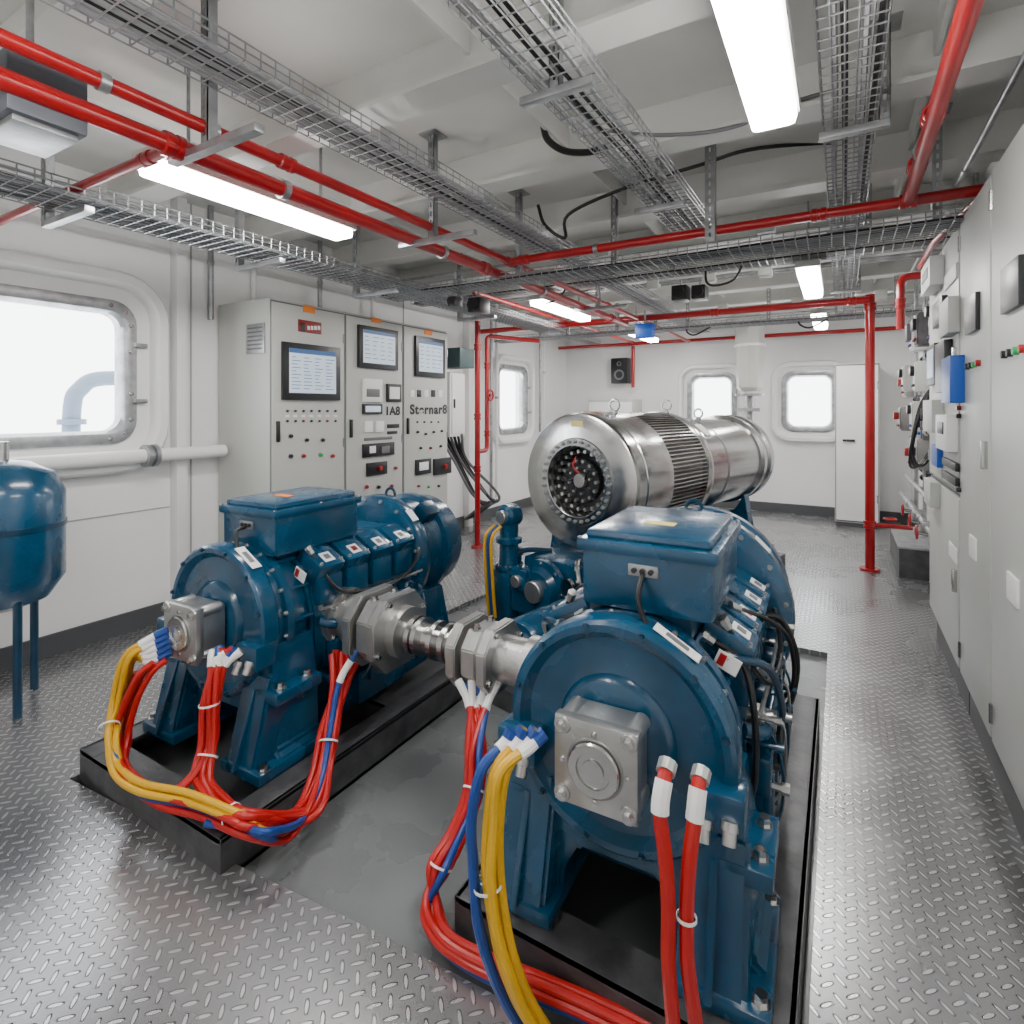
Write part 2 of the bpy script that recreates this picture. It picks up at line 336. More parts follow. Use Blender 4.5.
# ================= PIPES
def pipe(name,P,r,label,m=RED,coup=(),cat='pipe',clamps=(),group=None):
    P=[Vector(p) for p in P]
    rt=thing(name,label,cat,P[0],0,group)
    Q=[P[0]]
    for i in range(1,len(P)-1):
        a=(P[i-1]-P[i]).normalized();b=(P[i+1]-P[i]).normalized();d=r*2.2
        for t in (0,.25,.5,.75,1): Q.append((P[i]+a*d).lerp(P[i],t).lerp(P[i].lerp(P[i]+b*d,t),t))
    Q.append(P[-1])
    MB().tube(Q,r,14,smooth=False).build('pipe_body',m,rt,True)
    for c,ax in coup:
        x=MB(); ax=Vector(ax); c=Vector(c); x.lathe(c-ax*.04,ax,[(r,0),(r*1.3,.005),(r*1.3,.03),(r*1.15,.032),(r*1.15,.048),(r*1.3,.05),(r*1.3,.075),(r,.08)],16); x.build('coupling',m,rt,True)
    for c,ax in clamps:
        x=MB(); ax=Vector(ax); c=Vector(c); x.lathe(c-ax*.015,ax,[(r,0),(r*1.25,0),(r*1.25,.03),(r,.03)],16); x.build('pipe_clamp',GALV,rt,True)
    return rt
pipe('sprinkler_pipe',[(-2.07,.2,2.66),(-2.07,9.1,2.66)],.025,'thinner of two long red pipes running down the left of the ceiling',coup=[((-2.07,y,2.66),(0,1,0)) for y in (1.6,3.5,5.5)],clamps=[((-2.07,y,2.66),(0,1,0)) for y in (.9,1.27,2.6,3.6)])
pipe('sprinkler_pipe',[(-2.22,.2,2.61),(-2.22,6.5,2.61)],.036,'thicker lower of two long red pipes on the left',coup=[((-2.22,y,2.61),(0,1,0)) for y in (1.2,3.4,6.0)],clamps=[((-2.22,y,2.61),(0,1,0)) for y in (1.7,2.9,4.3)])
pipe('sprinkler_pipe',[(-2.22,1.2,2.6),(-4.2,1.2,2.6)],.022,'short red branch pipe at the left edge of the ceiling',coup=[((-2.4,1.2,2.6),(1,0,0))])
pipe('sprinkler_pipe',[(-2.07,3.5,2.66),(.8,3.5,2.66)],.028,'near red pipe crossing the room over the front pump',coup=[((x,3.5,2.66),(1,0,0)) for x in (-1.95,-.1,.3)],clamps=[((-.66,3.5,2.66),(1,0,0)),((-1.4,3.5,2.66),(1,0,0))])
pipe('sprinkler_pipe',[(.3,.6,2.7),(.3,3.5,2.66)],.03,'red pipe coming from top right toward the near cross pipe',coup=[((.3,y,2.69),(0,1,0)) for y in (2.6,3.1)],clamps=[((.3,2.9,2.68),(0,1,0))])
pipe('sprinkler_pipe',[(XL+.05,6.5,2.66),(.255,6.5,2.66)],.035,'middle red pipe crossing the room to the floor standing pipe',coup=[((x,6.5,2.66),(1,0,0)) for x in (-3.4,-1.2,.1)])
pipe('sprinkler_pipe',[(-4.38,9.15,2.68),(.82,9.15,2.68)],.028,'farthest red pipe crossing in front of the end wall')
pipe('sprinkler_pipe',[(-3.0,4.4,2.7),(-3.0,9.4,2.7)],.022,'thin red pipe running down the far half of the ceiling beside the left lights',coup=[((-3.0,y,2.7),(0,1,0)) for y in (5.2,7.0)])
rp=pipe('sprinkler_riser',[(.255,6.56,0),(.255,6.56,2.72)],.043,'tall red pipe standing on the floor at right beside the walkway',coup=[((.255,6.56,2.6),(0,0,1)),((.255,6.56,.45),(0,0,1))])
MB().disc((.255,6.56,0),(0,0,1),.09,.02).build('base_flange',RED,rp,True)
MB().tube([(.255,6.56,.45),(.6,6.56,.45)],.022,12,smooth=False).build('branch',RED,rp,True)
MB().torus((.42,6.56,.52),(0,0,1),.05,.01).build('valve_wheel',RED,rp,True)
rp=pipe('sprinkler_riser',[(-3.6,5.36,0),(-3.6,5.36,2.6)],.032,'red pipe rising from the floor beyond the third control cabinet',coup=[((-3.6,5.36,z),(0,0,1)) for z in (.9,1.5,2.3)])
MB().disc((-3.6,5.36,0),(0,0,1),.07,.02).build('base_flange',RED,rp,True)
rp=pipe('sprinkler_riser',[(-3.6,5.36,1.1),(-3.6,5.56,1.1),(-3.6,5.56,2.45),(-3.3,6.3,2.45)],.026,'bent red pipe branching off the riser by the control cabinets',coup=[((-3.6,5.56,z),(0,0,1)) for z in (1.3,2.1)])
MB().torus((-3.55,5.56,1.75),(1,0,0),.06,.012).build('valve_wheel',RED,rp,True); MB().cyl((-3.6,5.56,1.75),(-3.54,5.56,1.75),.02).build('valve_stem',RED,rp,True)
pipe('sprinkler_riser',[(-3.05,9.3,1.95),(-3.05,9.3,2.66)],.03,'short red drop pipe on the far wall at left')
pipe('sprinkler_riser',[(.40,5.2,2.2),(.40,5.2,2.6),(.8,5.2,2.6)],.028,'short red bent pipe by the right wall above the cabinets',coup=[((.40,5.2,2.4),(0,0,1))])
pipe('sprinkler_riser',[(.62,3.5,2.66),(.5,4.3,2.62),(.5,5.0,2.62)],.02,'thin red pipe running beside the top of the right cabinets')
p=pipe('water_pipe',[(XL+.15,YF+.1,1.26),(XL+.15,2.7,1.26)],.048,'thick white horizontal pipe under the near left window',m=WHITE)
q=gx(150,473,XL+.15)
m=MB(); m.lathe((XL+.15,q.y-.04,1.26),(0,1,0),[(.048,0),(.08,0),(.08,.03),(.06,.032),(.06,.05),(.08,.052),(.08,.08),(.048,.08)],20); m.build('pipe_flange',GALV,p,True)
for i,(x,y,z0,z1) in enumerate(((-4.3,2.62,2.3,ZC),(-4.3,3.0,2.4,ZC),(-4.3,3.7,2.4,ZC),(-4.3,4.4,2.4,ZC),(-4.3,6.75,.3,ZC),(-4.3,6.9,.3,ZC),(-4.32,8.3,1.2,ZC),(-4.32,8.45,1.2,ZC))):
    pipe('conduit',[(x,y,z0),(x,y,z1)],.022,'vertical conduit clipped to the left wall',m=WHITE if i%2 else GALV,cat='conduit',clamps=[((x,y,(z0+z1)/2),(0,0,1))],group='vertical conduits on the left wall')
for x in (-4.15,-3.95,.6): pipe('conduit',[(x,.3,2.92),(x,9.4,2.92)],.014,'thin steel conduit running lengthwise under the ceiling beams',m=GALV,cat='conduit',clamps=[((x,y,2.92),(0,1,0)) for y in (1.95,3.95,5.95)],group='lengthwise ceiling conduits')
for y in (4.3,5.7,5.8,7.6,8.4): pipe('conduit',[(-4.3,y,2.88),(.8,y,2.88)],.014,'thin steel conduit crossing under the ceiling beams',m=GALV,cat='conduit',group='crosswise ceiling conduits')
for i,(x,y) in enumerate(((-1.65,4.3),(-.45,4.3),(-1.65,5.7),(-.45,7.6),(-3.95,5.7),(.55,4.3),(-1.1,5.7),(-.6,5.7),(-1.3,7.6),(.4,7.6))):
    r=thing('junction_box','small grey junction box on a crosswise ceiling conduit','junction box',(x,y,2.8),0,'ceiling conduit junction boxes')
    MB().bb(x-.06,x+.06,y-.06,y+.06,2.83,2.94,.01).build('body',GREYC,r,True); MB().bb(x-.055,x+.055,y-.055,y+.055,2.822,2.83,.002).build('cover',GALV,r,True)
# ================= CONTROL CABINETS LEFT
CX=-3.72; YC=[2.73,3.47,4.22,4.95]; CT=2.44
lbl=['first control cabinet from the left, with the largest screen','middle control cabinet with square screen and many gauges','third control cabinet, farthest from the camera, with pale screen']
cabs=[]
for i in range(3):
    y0,y1=YC[i],YC[i+1]
    r=thing('control_cabinet',lbl[i],'cabinet',(CX-.33,(y0+y1)/2,0)); cabs.append(r)
    MB().bb(XL+.02,CX-.012,y0+.003,y1-.003,.1,CT,.006).build('body',GREYC,r,True)
    MB().bb(XL+.05,CX-.03,y0+.02,y1-.02,0,.1).build('plinth',BASE,r,True)
    MB().bb(CX-.014,CX-.004,y0+.010,y1-.010,.117,CT-.017).build('door_gasket',CGRY,r,True)
    d=MB().bb(CX-.008,CX+.008,y0+.014,y1-.014,.13,CT-.03,.005).build('door',GREYD,r,True)
    for z in (.5,1.3,2.2):
        MB().cyl((CX+.008,y1-.02,z-.04),(CX+.008,y1-.02,z+.04),.009,n=8).build('hinge',GALV,d,True)
    hz=1.42
    MB().bb(CX+.008,CX+.03,y0+.045,y0+.07,hz-.08,hz+.08,.005).build('handle',BLK2,d,True)
    if i==0:
        MB().bb(XL+.4,XL+.62,y0-.008,y0+.004,2.02,2.25,.002).build('side_label',GALV,r,True)
        for k in range(6): MB().bb(XL+.42,XL+.60,y0-.010,y0-.008,2.05+k*.032,2.063+k*.032).build('label_line',CGRY,r,True)
FX=CX+.008
def plate(r,name,u0,v0,u1,v1,m,t=.012,x=FX,parent=None,bev=.002):
    a=gx(u0,v0,x);b=gx(u1,v1,x);c=gx(u0,v1,x);e=gx(u1,v0,x)
    z1=(a.z+e.z)/2;z0=(b.z+c.z)/2
    return MB().bb(x,x+t,a.y,b.y,z0,z1,bev).build(name,m,parent or r,True)
def screen(r,u0,v0,u1,v1,rows=5,disp=SCR):
    s=plate(r,'screen_bezel',u0,v0,u1,v1,BLK2,.03)
    a=gx(u0,v0,FX);b=gx(u1,v1,FX); z1=(gx(u0,v0,FX).z+gx(u1,v0,FX).z)/2; z0=(gx(u0,v1,FX).z+gx(u1,v1,FX).z)/2
    w=b.y-a.y; y0=a.y+w*.09;y1=b.y-w*.09; h=z1-z0; zz0=z0+h*.12; zz1=z1-h*.1; x=FX+.031
    MB().bb(x-.004,x+.001,y0,y1,zz0,zz1).build('display',disp,s,True)
    m=MB(); m.bb(x,x+.002,y0,y1,zz1-h*.08,zz1)
    random.seed(int(u0)); ww=(y1-y0)
    for k in range(rows):
        z=zz1-h*.14-(zz1-zz0-h*.17)*k/rows
        for q in range(4): m.bb(x,x+.002,y0+ww*(.05+.24*q),y0+ww*(.05+.24*q+random.uniform(.08,.2)),z-.008,z-.003)
    m.build('screen_graphic',SCR2,s,True)
screen(cabs[0],281,345,338,400,10); screen(cabs[1],357,328,396,369,6); screen(cabs[2],414,338,443,377,6)
plate(cabs[0],'nameplate',298,321,321,333,MRED,.006); plate(cabs[0],'nameplate_accent',300,323,305,331,BLK2,.008)
for k in range(4): plate(cabs[0],'nameplate_accent',307+k*3.4,326,309.4+k*3.4,330,CWHT,.008)
plate(cabs[0],'warning_sticker',303,306,315,313,ORG,.004); plate(cabs[1],'warning_sticker',371,318,381,323,ORG,.004); plate(cabs[2],'warning_sticker',424,330,432,335,ORG,.004)
def btn(r,u,v,m,rad=.014,h=.02):
    p=gx(u,v,FX); MB().disc((FX,p.y,p.z),(1,0,0),rad*1.4,.006).build('button_ring',GALV,r,True); MB().disc((FX+.005,p.y,p.z),(1,0,0),rad,h).build('button',m,r,True)
for u in range(287,336,8): btn(cabs[0],u,411,BLK2,.009,.01)
for u in range(287,336,8): btn(cabs[0],u,421,BLK2 if u%3 else RED,.009,.01); plate(cabs[0],'small_label',u-2,415,u+2,417,CWHT,.004)
for u,v,m in ((290,436,BLK2),(306,440,BLK2),(322,440,BLK2),(303,456,RED),(320,455,GRN),(290,456,BLK2),(332,456,RED)): btn(cabs[0],u,v,m)
C1,C2=cabs[1],cabs[2]
plate(C1,'meter',362,379,381,402,WHITE,.02); plate(C1,'meter_window',365,389,378,397,CGRY,.024); plate(C1,'meter',386,384,400,402,BLK2,.02); plate(C1,'meter_face',388,387,398,399,WHITE,.024)
plate(C1,'meter',362,404,381,414,BLK2,.02); plate(C1,'meter_face',364,406,379,412,SCR,.024)
plate(C1,'switch_block',364,421,372,432,WHITE,.015);plate(C1,'switch_block',375,421,383,432,WHITE,.015)
plate(C1,'small_label',387,424,399,428,BLK2,.006);plate(C1,'small_label',387,431,397,434,BLK2,.006);plate(C1,'small_label',364,437,392,440,CGRY,.006)
plate(C1,'breaker_strip',362,443,393,456,BLK2,.02); plate(C1,'switch_block',368,446,374,453,WHITE,.024); plate(C1,'switch_block',380,446,388,453,CGRY,.024)
plate(C1,'breaker_strip',366,462,386,475,BLK2,.018); btn(C1,378,468,RED,.02,.04)
for u,v,m in ((366,487,RED),(378,487,BLK2),(391,486,RED),(366,498,BLK2),(378,499,RED),(391,497,GRN),(395,468,RED),(372,510,RED),(385,510,BLK2)): btn(C1,u,v,m,.015)
for u in (417,424,431,438): btn(C2,u,422,BLK2,.009,.01)
for u,v,m in ((417,432,BLK2),(425,434,BLK2),(433,432,BLK2),(441,431,BLK2),(420,448,BLK2),(430,448,RED),(440,446,BLK2),(418,486,RED),(428,487,GRN),(438,486,BLK2)): btn(C2,u,v,m,.012)
plate(C2,'breaker_strip',415,459,430,474,BLK2,.018); plate(C2,'meter',433,458,450,474,BLK2,.02); btn(C2,443,466,RED,.025,.05); plate(C2,'meter_face',418,462,427,470,WHITE,.022)
for k,u in enumerate((411,418,425,432,439)): plate(C2,'small_label',u-1,390,u+3,397,BLK2 if k%2 else WHITE,.006)
def text(s,size,loc,M3,m,parent,name='lettering',fit=None,off=.004,sp=1.):
    cu=bpy.data.curves.new('t','FONT'); cu.body=s; cu.size=size; cu.extrude=.001; cu.offset=off; cu.space_character=sp
    o=bpy.data.objects.new('t',cu); C.objects.link(o); dg=bpy.context.evaluated_depsgraph_get(); me=bpy.data.meshes.new_from_object(o.evaluated_get(dg)); bpy.data.objects.remove(o)
    if fit:
        wd=max(v.co.x for v in me.vertices); me.transform(Matrix.Diagonal((fit/wd,1,1,1)))
    me.transform(Matrix.Translation(Vector(loc))@M3.to_4x4()); me.transform(MX[parent.name].inverted()); me.materials.clear(); me.materials.append(m)
    q=bpy.data.objects.new(name,me); C.objects.link(q); q.parent=parent; return q
ML=Matrix(((0,0,1),(1,0,0),(0,1,0)))
p=gx(385,415,FX+.003); q=gx(400,415,FX+.003); text('1A8',.115,(FX+.003,p.y,p.z),ML,BLK2,C1,fit=q.y-p.y,off=.003)
p=gx(410,414,FX+.003); q=gx(447,414,FX+.003); text('Sternar8',.135,(FX+.003,p.y,p.z),ML,BLK2,C2,fit=q.y-p.y,off=.005,sp=1.15)
r=thing('junction_box','dark green-grey box on brackets beyond the third control cabinet','junction box',(-3.75,5.15,2.0))
MB().bb(-3.95,-3.6,5.02,5.3,2.05,2.27,.015).build('body',mat('teal_box',(.04,.08,.08),.4),r,True); MB().bb(-4.38,-3.9,5.1,5.2,2.12,2.18).build('bracket',GALV,r,True)
r=thing('junction_box','white wall box below the dark box beyond the cabinets','junction box',(-4.0,5.5,1.3)); MB().bb(XL,-3.72,5.0,5.28,1.28,2.0,.01).build('body',WHITE,r,True); MB().bb(-3.72,-3.705,5.02,5.26,1.31,1.97,.005).build('door',WHITE,r,True); MB().bb(-3.705,-3.69,5.04,5.06,1.6,1.7,.003).build('handle',BLK2,r,True)
for i in range(7):
    P=[(-3.95+.04*i,5.08+i*.02,1.3),(-3.80,5.18+i*.04,1.0),(-3.72,5.42+i*.08,.60-.06*(i%3)),(-3.80,5.8+i*.06,.42),(-4.05,6.05+i*.05,.3),(-4.3,6.1+i*.05,.12)]
    tag(MB().tube(P,.017,8).build('power_cable',BLACK if i%3 else CGRY),'thick cable curving down from the white wall box by the red riser','cable','cables curving below the white wall box')
# ================= SKIDS
def skid(label,x0,x1,y0,y1,h=.12,cross=(0,.5,1),rz=0):
    c=V((x0+x1)/2,y0,-.035); r=thing('machine_skid',label,'skid',c,rz)
    lx0=x0-c.x;lx1=x1-c.x;L=y1-y0;z1=h+.035
    for a,sg in ((lx0,-1),(lx1-.12,1)):
        m=MB(); m.bb(a,a+.12,0,L,z1-.018,z1,.003); m.bb(a,a+.12,0,L,0,.015); m.bb(a+(.0 if sg<0 else .105),a+(.015 if sg<0 else .12),0,L,0,z1)
        m.build('rail',DARK,r)
    for t in cross:
        yy=t*(L-.12); m=MB(); m.bb(lx0+.015,lx1-.015,yy,yy+.12,z1-.02,z1-.002); m.bb(lx0+.015,lx1-.015,yy,yy+.012,.0,z1-.003); m.build('cross_beam',DARK,r)
    m=MB(); m.bb(lx0+.02,lx1-.02,.01,L-.01,.01,.03); m.build('drip_tray',BASE,r)
    return r
skid('dark grey steel skid under the left pump',-2.85,-1.83,1.15,3.15)
skid('dark grey steel skid under the front pump',-1.01,-.09,1.38,3.25)
# ================= PUMPS
CZ=.67
def pump(label,loc,rz,big):
    R=thing('blue_pump',label,'pump',loc,rz)
    Y=(0,1,0); random.seed(11 if big else 5)
    m=MB(); poly=[(-.40,.12),(-.40,.16),(-.36,.19),(-.35,.40),(-.32,.60),(.32,.60),(.35,.40),(.36,.19),(.40,.16),(.40,.12),(.17,.12),(.165,.22),(.12,.30),(-.12,.30),(-.165,.22),(-.17,.12)]
    m.prism(poly,(0,.03,0),(1,0,0),(0,0,1),(0,1,0),.24,.012)
    for sx in (-1,1):
        m.box((sx*.285,.12,.14),(.25,.40,.045),.012)
        m.prism([(-.07,.15),(.06,.15),(.06,.50),(.02,.50)],(sx*.27-.085,0,0),(0,1,0),(0,0,1),(1,0,0),.17,.012)
        m.prism([(-.10,.15),(.03,.15),(.03,.44),(.0,.44)],(sx*.27-.01,0,0),(0,1,0),(0,0,1),(1,0,0),.02,.003)
        m.box((sx*.345,.12,.42),(.13,.24,.05),.012)
    m.build('front_pedestal',BLUE,R)
    many('foot_bolt',STEEL,R,bolt((0,0,1),.016,.026),[(sx*.385,y,.162) for sx in (-1,1) for y in (-.04,.28)]+[(x,y,.445) for x in (-.375,.375) for y in (.05,.18)])
    m=MB(); m.lathe((0,0,CZ),Y,[(0,.0),(.15,.0),(.162,.008),(.172,.024),(.19,.028),(.272,.026),(.286,.012),(.296,.0),(.316,.0),(.327,.01),(.33,.025),(.33,.075),(.322,.085),(.305,.09),(.302,.125),(.318,.13),(.32,.165),(.3,.175),(.29,.25),(.25,.3),(0,.3)],72)
    for k in range(14):
        a=2*PI*k/14; m.box((.295*math.cos(a),.225,CZ+.295*math.sin(a)),(.03,.10,.014),.003,Matrix.Rotation(-a,3,'Y'))
    m.build('bell_housing',BLUE,R)
    many('flange_bolt',BLUE2,R,bolt((0,-1,0),.008,.01),[(.311*math.cos(a),.0,CZ+.311*math.sin(a)) for a in [2*PI*(i+.5)/12 for i in range(12)]])
    many('flange_bolt',CAST,R,bolt((0,-1,0),.007,.012),[(.311*math.cos(a),.130,CZ+.311*math.sin(a)) for a in [2*PI*(i+.5)/20 for i in range(20)]])
    gc=MB(); gc.box((0,-.07,CZ),(.205,.12,.205),.012); gc.box((0,-.13,CZ),(.228,.035,.228),.007)
    for sx in (-1,1):
        for sz in (-1,1): gc.lathe((sx*.09,-.152,CZ+sz*.09),Y,[(0,0),(.022,0),(.024,.006),(.024,.12),(0,.12)],20)
    gco=gc.build('gear_cover',CAST,R)
    m=MB(); m.torus((0,-.149,CZ),Y,.074,.004,40,6); m.build('cover_groove',FIN,gco)
    m=MB(); m.lathe((0,-.143,CZ),(0,-1,0),[(0,.0),(.07,.0),(.07,.016),(.066,.02),(.046,.02),(.044,.014),(.03,.014),(.028,.02),(0,.021)],40); m.build('cover_disc',STEEL,gco)
    many('cover_bolt',STEEL,gco,bolt((0,-1,0),.011,.014),[(sx*.09,-.152,CZ+sz*.09) for sx in(-1,1) for sz in (-1,1)])
    many('cover_bolt',STEEL,gco,bolt((0,-1,0),.006,.008),[(.088*math.cos(a),-.147,CZ+.088*math.sin(a)) for a in [i*PI/2 for i in range(4)]])
    for sx in (-1,1):
        m=MB(); m.box((sx*.285,-.0,CZ-.08),(.13,.10,.10),.015); m.build('terminal_block',BLUE,R)
        many('cable_gland',CAST,R,lambda: MB().lathe((0,0,0),(0,-.5,-1),[(0,0),(.021,0),(.021,.02),(.017,.022),(.017,.05),(0,.05)],12),[(sx*.315,-.045,CZ-.09),(sx*.255,-.05,CZ-.1)])
    m=MB(); m.prism([(-.22,.3),(-.3,.45),(-.3,.66),(-.24,.86),(-.16,.93),(.16,.93),(.24,.86),(.3,.66),(.3,.45),(.22,.3)],(0,.28,0),(1,0,0),(0,0,1),(0,1,0),.78,.015)
    for k in range(5): m.bb(-.31,.31,.34+k*.16,.36+k*.16,.4,.68,.004)
    m.bb(-.24,.24,.2,1.1,.15,.4,.02); m.bb(-.33,.33,.3,1.1,.14,.2,.02)
    m.build('pump_block',BLUE,R)
    m=MB(); m.bb(-.14,.18,.18,.62,.88,1.0,.01); m.build('box_neck',BLUE2,R)
    bx=.05; zt=0. if big else -.045; hw=.2 if big else .185
    tb=MB(); tb.bb(bx-hw,bx+hw,.13,.64,.985+zt,1.185+zt,.03)
    tbo=tb.build('terminal_box',BLUE,R)
    m=MB(); m.bb(bx-hw-.012,bx+hw+.012,.118,.652,1.155+zt,1.195+zt,.014); m.bb(bx-hw+.01,bx+hw-.01,.14,.63,1.185+zt,1.222+zt,.02); lid=m.build('box_lid',BLUE,tbo)
    many('lid_bolt',STEEL,lid,bolt((0,0,1),.005,.004),[(bx+sx*hw,y,1.195+zt) for sx in (-1,1) for y in (.13,.39,.64)])
    m=MB(); m.bb(bx-.045,bx+.045,.122,.132,1.10+zt,1.135+zt,.003); m.build('connector_plate',GALV,tbo)
    m=MB(); m.bb(bx-.05,bx+.05,.3,.35,1.221+zt,1.224+zt); m.build('lid_label',YEL if big else ORG,tbo)
    m=MB()
    for x in (-.025,0,.025): m.disc((bx+x,.123,1.118+zt),(0,-1,0),.008,.012)
    m.build('connector_pins',BLK2,tbo)
    for sx in (1,-1):
        rt=Matrix.Rotation(sx*math.radians(30),3,'Y'); sn,cs=math.sin(math.radians(30)),math.cos(math.radians(30))
        for k in range(4):
            y=.37+k*.175
            m=MB(); m.box((sx*.245,y,.86),(.16,.155,.12),.018,rt); m.box((sx*.29,y,.76),(.07,.145,.13),.016)
            vc=m.build('valve_cover',BLUE,R)
            tx,tz=.245+.0615*sn+.02*cs,.86+.0615*cs-.02*sn
            m=MB(); m.box((sx*tx,y,tz),(.06,.06,.003),0,rt); m.build('small_label',CWHT,vc)
            m=MB(); m.box((sx*(tx+.002*sn),y,tz+.002*cs),(.03,.03,.003),0,rt); m.build('label_mark',(MRED if k==1 else CGRY),vc)
            many('cover_bolt',CAST,vc,bolt((sx*sn,0,cs),.006,.01),[(sx*(tx+.035*cs),y-.06,tz-.035*sn-.002),(sx*(tx+.035*cs),y+.06,tz-.035*sn-.002)])
        m=MB(); m.tube([(sx*.3,.32,.62),(sx*.36,.4,.6),(sx*.37,.7,.62),(sx*.36,.95,.6),(sx*.28,1.05,.55)],.025,12); m.build('manifold_pipe',BLUE,R)
        for k in range(4):
            m=MB(); m.lathe((sx*.3,.42+k*.16,.62),(sx,0,0),[(0,0),(.04,0),(.04,.05),(.03,.06),(.03,.09),(0,.09)],16); m.build('port_flange',BLUE2 if k%2 else CAST,R)
        hz_=[[(.25,.3,.95),(.35,.38,.76),(.38,.55,.71),(.38,.8,.70),(.34,1.0,.80),(.2,1.1,.95)],[(.31,.45,.5),(.39,.5,.43),(.39,.75,.40),(.34,.95,.46)]]
        if big: hz_+=[[(.27,.25,.86),(.37,.33,.82),(.40,.5,.64),(.38,.62,.5),(.3,.72,.45)],[(.3,.85,.8),(.38,.88,.78),(.43,.92,.62),(.40,.96,.42),(.33,.98,.34)],
             [(.25,.5,.93),(.35,.6,.87),(.41,.75,.76),(.42,.86,.56),(.36,.9,.44)],[(.2,.28,.9),(.3,.29,.84),(.34,.26,.72),(.34,.28,.5),(.3,.3,.36)]]
        for j,P in enumerate(hz_):
            m=MB(); m.tube([(sx*a,b,c) for a,b,c in P],(.009,.010,.012,.012,.008,.010)[j],8); m.build('hose',BLACK if j!=2 else BLUE2,R)
            for e in (0,-1):
                m=MB(); q0=Vector((sx*P[e][0],P[e][1],P[e][2])); q1=P[1] if e==0 else P[-2]; dd=(Vector((sx*q1[0],q1[1],q1[2]))-q0).normalized(); m.lathe(q0-dd*.01,dd,[(0,0),(.017,0),(.017,.018),(.014,.02),(.014,.04),(0,.04)],6); m.build('hose_fitting',CAST,R)
        for j in range(18 if big else 7):
            y=random.uniform(.32,1.0); z=random.uniform(.30,.72 if big else .60); L_=random.uniform(.04,.12)
            m=MB(); x0=sx*.29; rr0=random.uniform(.015,.026); m.lathe((x0,y,z),(sx,0,0),[(0,0),(rr0,0),(rr0,.02),(rr0*.5,.022),(rr0*.5,L_),(rr0*.75,L_),(rr0*.75,L_+.022),(0,L_+.022)],6 if j%2 else 16); m.build('pipe_fitting',(CAST,BLUE2,BLUE)[j%3],R)
        for j in range(4):
            y=.4+j*.19; m=MB(); m.box((sx*.345,y,.47+.05*(j%2)),(.07,.1,.12),.012); m.box((sx*.37,y,.36),(.03,.05,.2),.006); m.build('bracket',BLUE,R)
        for j in range(5):
            y=.38+j*.14; m=MB(); m.tube([(sx*.36,y,.28),(sx*.405,y+.02,.36),(sx*.405,y+.03,.5+.03*(j%2)),(sx*.37,y+.05,.58)],.005,6); m.build('fuel_line',CAST if j%2 else BLUE2,R)
        m=MB(); m.tube([(sx*.33,.3,.70),(sx*.355,.34,.69),(sx*.36,.95,.69),(sx*.33,1.0,.68)],.007,6); m.build('fuel_line',CAST,R)
        m=MB(); m.bb(sx*.2,sx*.37,.5,.85,.16,.32,.02); m.build('side_cover',BLUE,R)
        m=MB(); m.lathe((sx*.3,.62,.44),(sx,0,0),[(0,0),(.055,0),(.055,.09),(.045,.1),(0,.1)],24); m.build('filter_cap',BLK2 if big else BLUE2,R)
    m=MB(); m.tube([(bx,.122,1.11+zt),(bx,.075,1.05),(bx+.03,.06,.98),(bx+.07,.045,.92),(bx+.11,.05,.87)],.008,8); m.build('sensor_lead',BLACK,R)
    rf=.42 if big else .35
    m=MB(); m.lathe((0,0,.73),Y,[(0,.98),(rf-.06,.98),(rf-.04,.985),(rf-.005,1.0),(rf,1.015),(rf,1.09),(rf-.01,1.105),(rf-.04,1.11),(rf-.06,1.12),(rf-.06,1.3),(rf-.03,1.31),(rf-.03,1.36),(rf-.05,1.38),(rf-.06,1.5),(rf-.12,1.56),(0,1.56)],56)
    for k in range(8): m.torus((0,1.135+k*.021,.73),Y,rf-.058,.005,48,4)
    m.build('rear_drum',BLUE,R)
    many('flange_bolt',CAST,R,bolt((0,-1,0),.008,.012),[((rf-.025)*math.cos(a),.992,.73+(rf-.025)*math.sin(a)) for a in [2*PI*(i+.5)/16 for i in range(16)]])
    m=MB(); m.box((.24,1.2,.98),(.1,.12,.08),.015,Matrix.Rotation(.75,3,'Y')); m.build('sensor_box',BLUE2,R)
    m=MB(); m.prism([(-.34,.12),(-.32,.2),(-.25,.5),(.25,.5),(.32,.2),(.34,.12)],(0,1.15,0),(1,0,0),(0,0,1),(0,1,0),.2,.01); m.build('rear_pedestal',BLUE,R)
    a=math.radians(60)
    m=MB(); m.box((.332*math.cos(a),.05,CZ+.332*math.sin(a)),(.14,.045,.003),0,Matrix.Rotation(PI/2-a,3,'Y')); m.build('warning_sticker',CWHT,R)
    m=MB(); m.box((.334*math.cos(a),.05,CZ+.334*math.sin(a)),(.07,.02,.003),0,Matrix.Rotation(PI/2-a,3,'Y')); m.build('label_mark',CGRY,R)
    m=MB(); m.box((.27,.235,.85),(.07,.004,.05),0,Matrix.Rotation(.4,3,'Y')); m.build('warning_sticker',CWHT,R); m=MB(); m.box((.255,.231,.858),(.02,.004,.035),0,Matrix.Rotation(.4,3,'Y')); m.build('warning_stripe',RED,R)
    m=MB(); m.box(((rf+.003)*.707,1.05,.73+(rf+.003)*.707),(.08,.05,.004),0,Matrix.Rotation(PI/4,3,'Y')); m.build('warning_sticker',CWHT,R)
    m=MB(); m.torus((0,1.15,.73+rf-.01),(0,1,0),.035,.009,20,6); m.build('lifting_eye',BLUE2,R)
    return R
PA=pump('blue pump with bell housing on the left skid near the control cabinets',(-2.36,1.45,0),math.radians(1.5),0)
PB=pump('large blue pump in the foreground on the front skid',(-.55,1.5,0),math.radians(1.5),1)
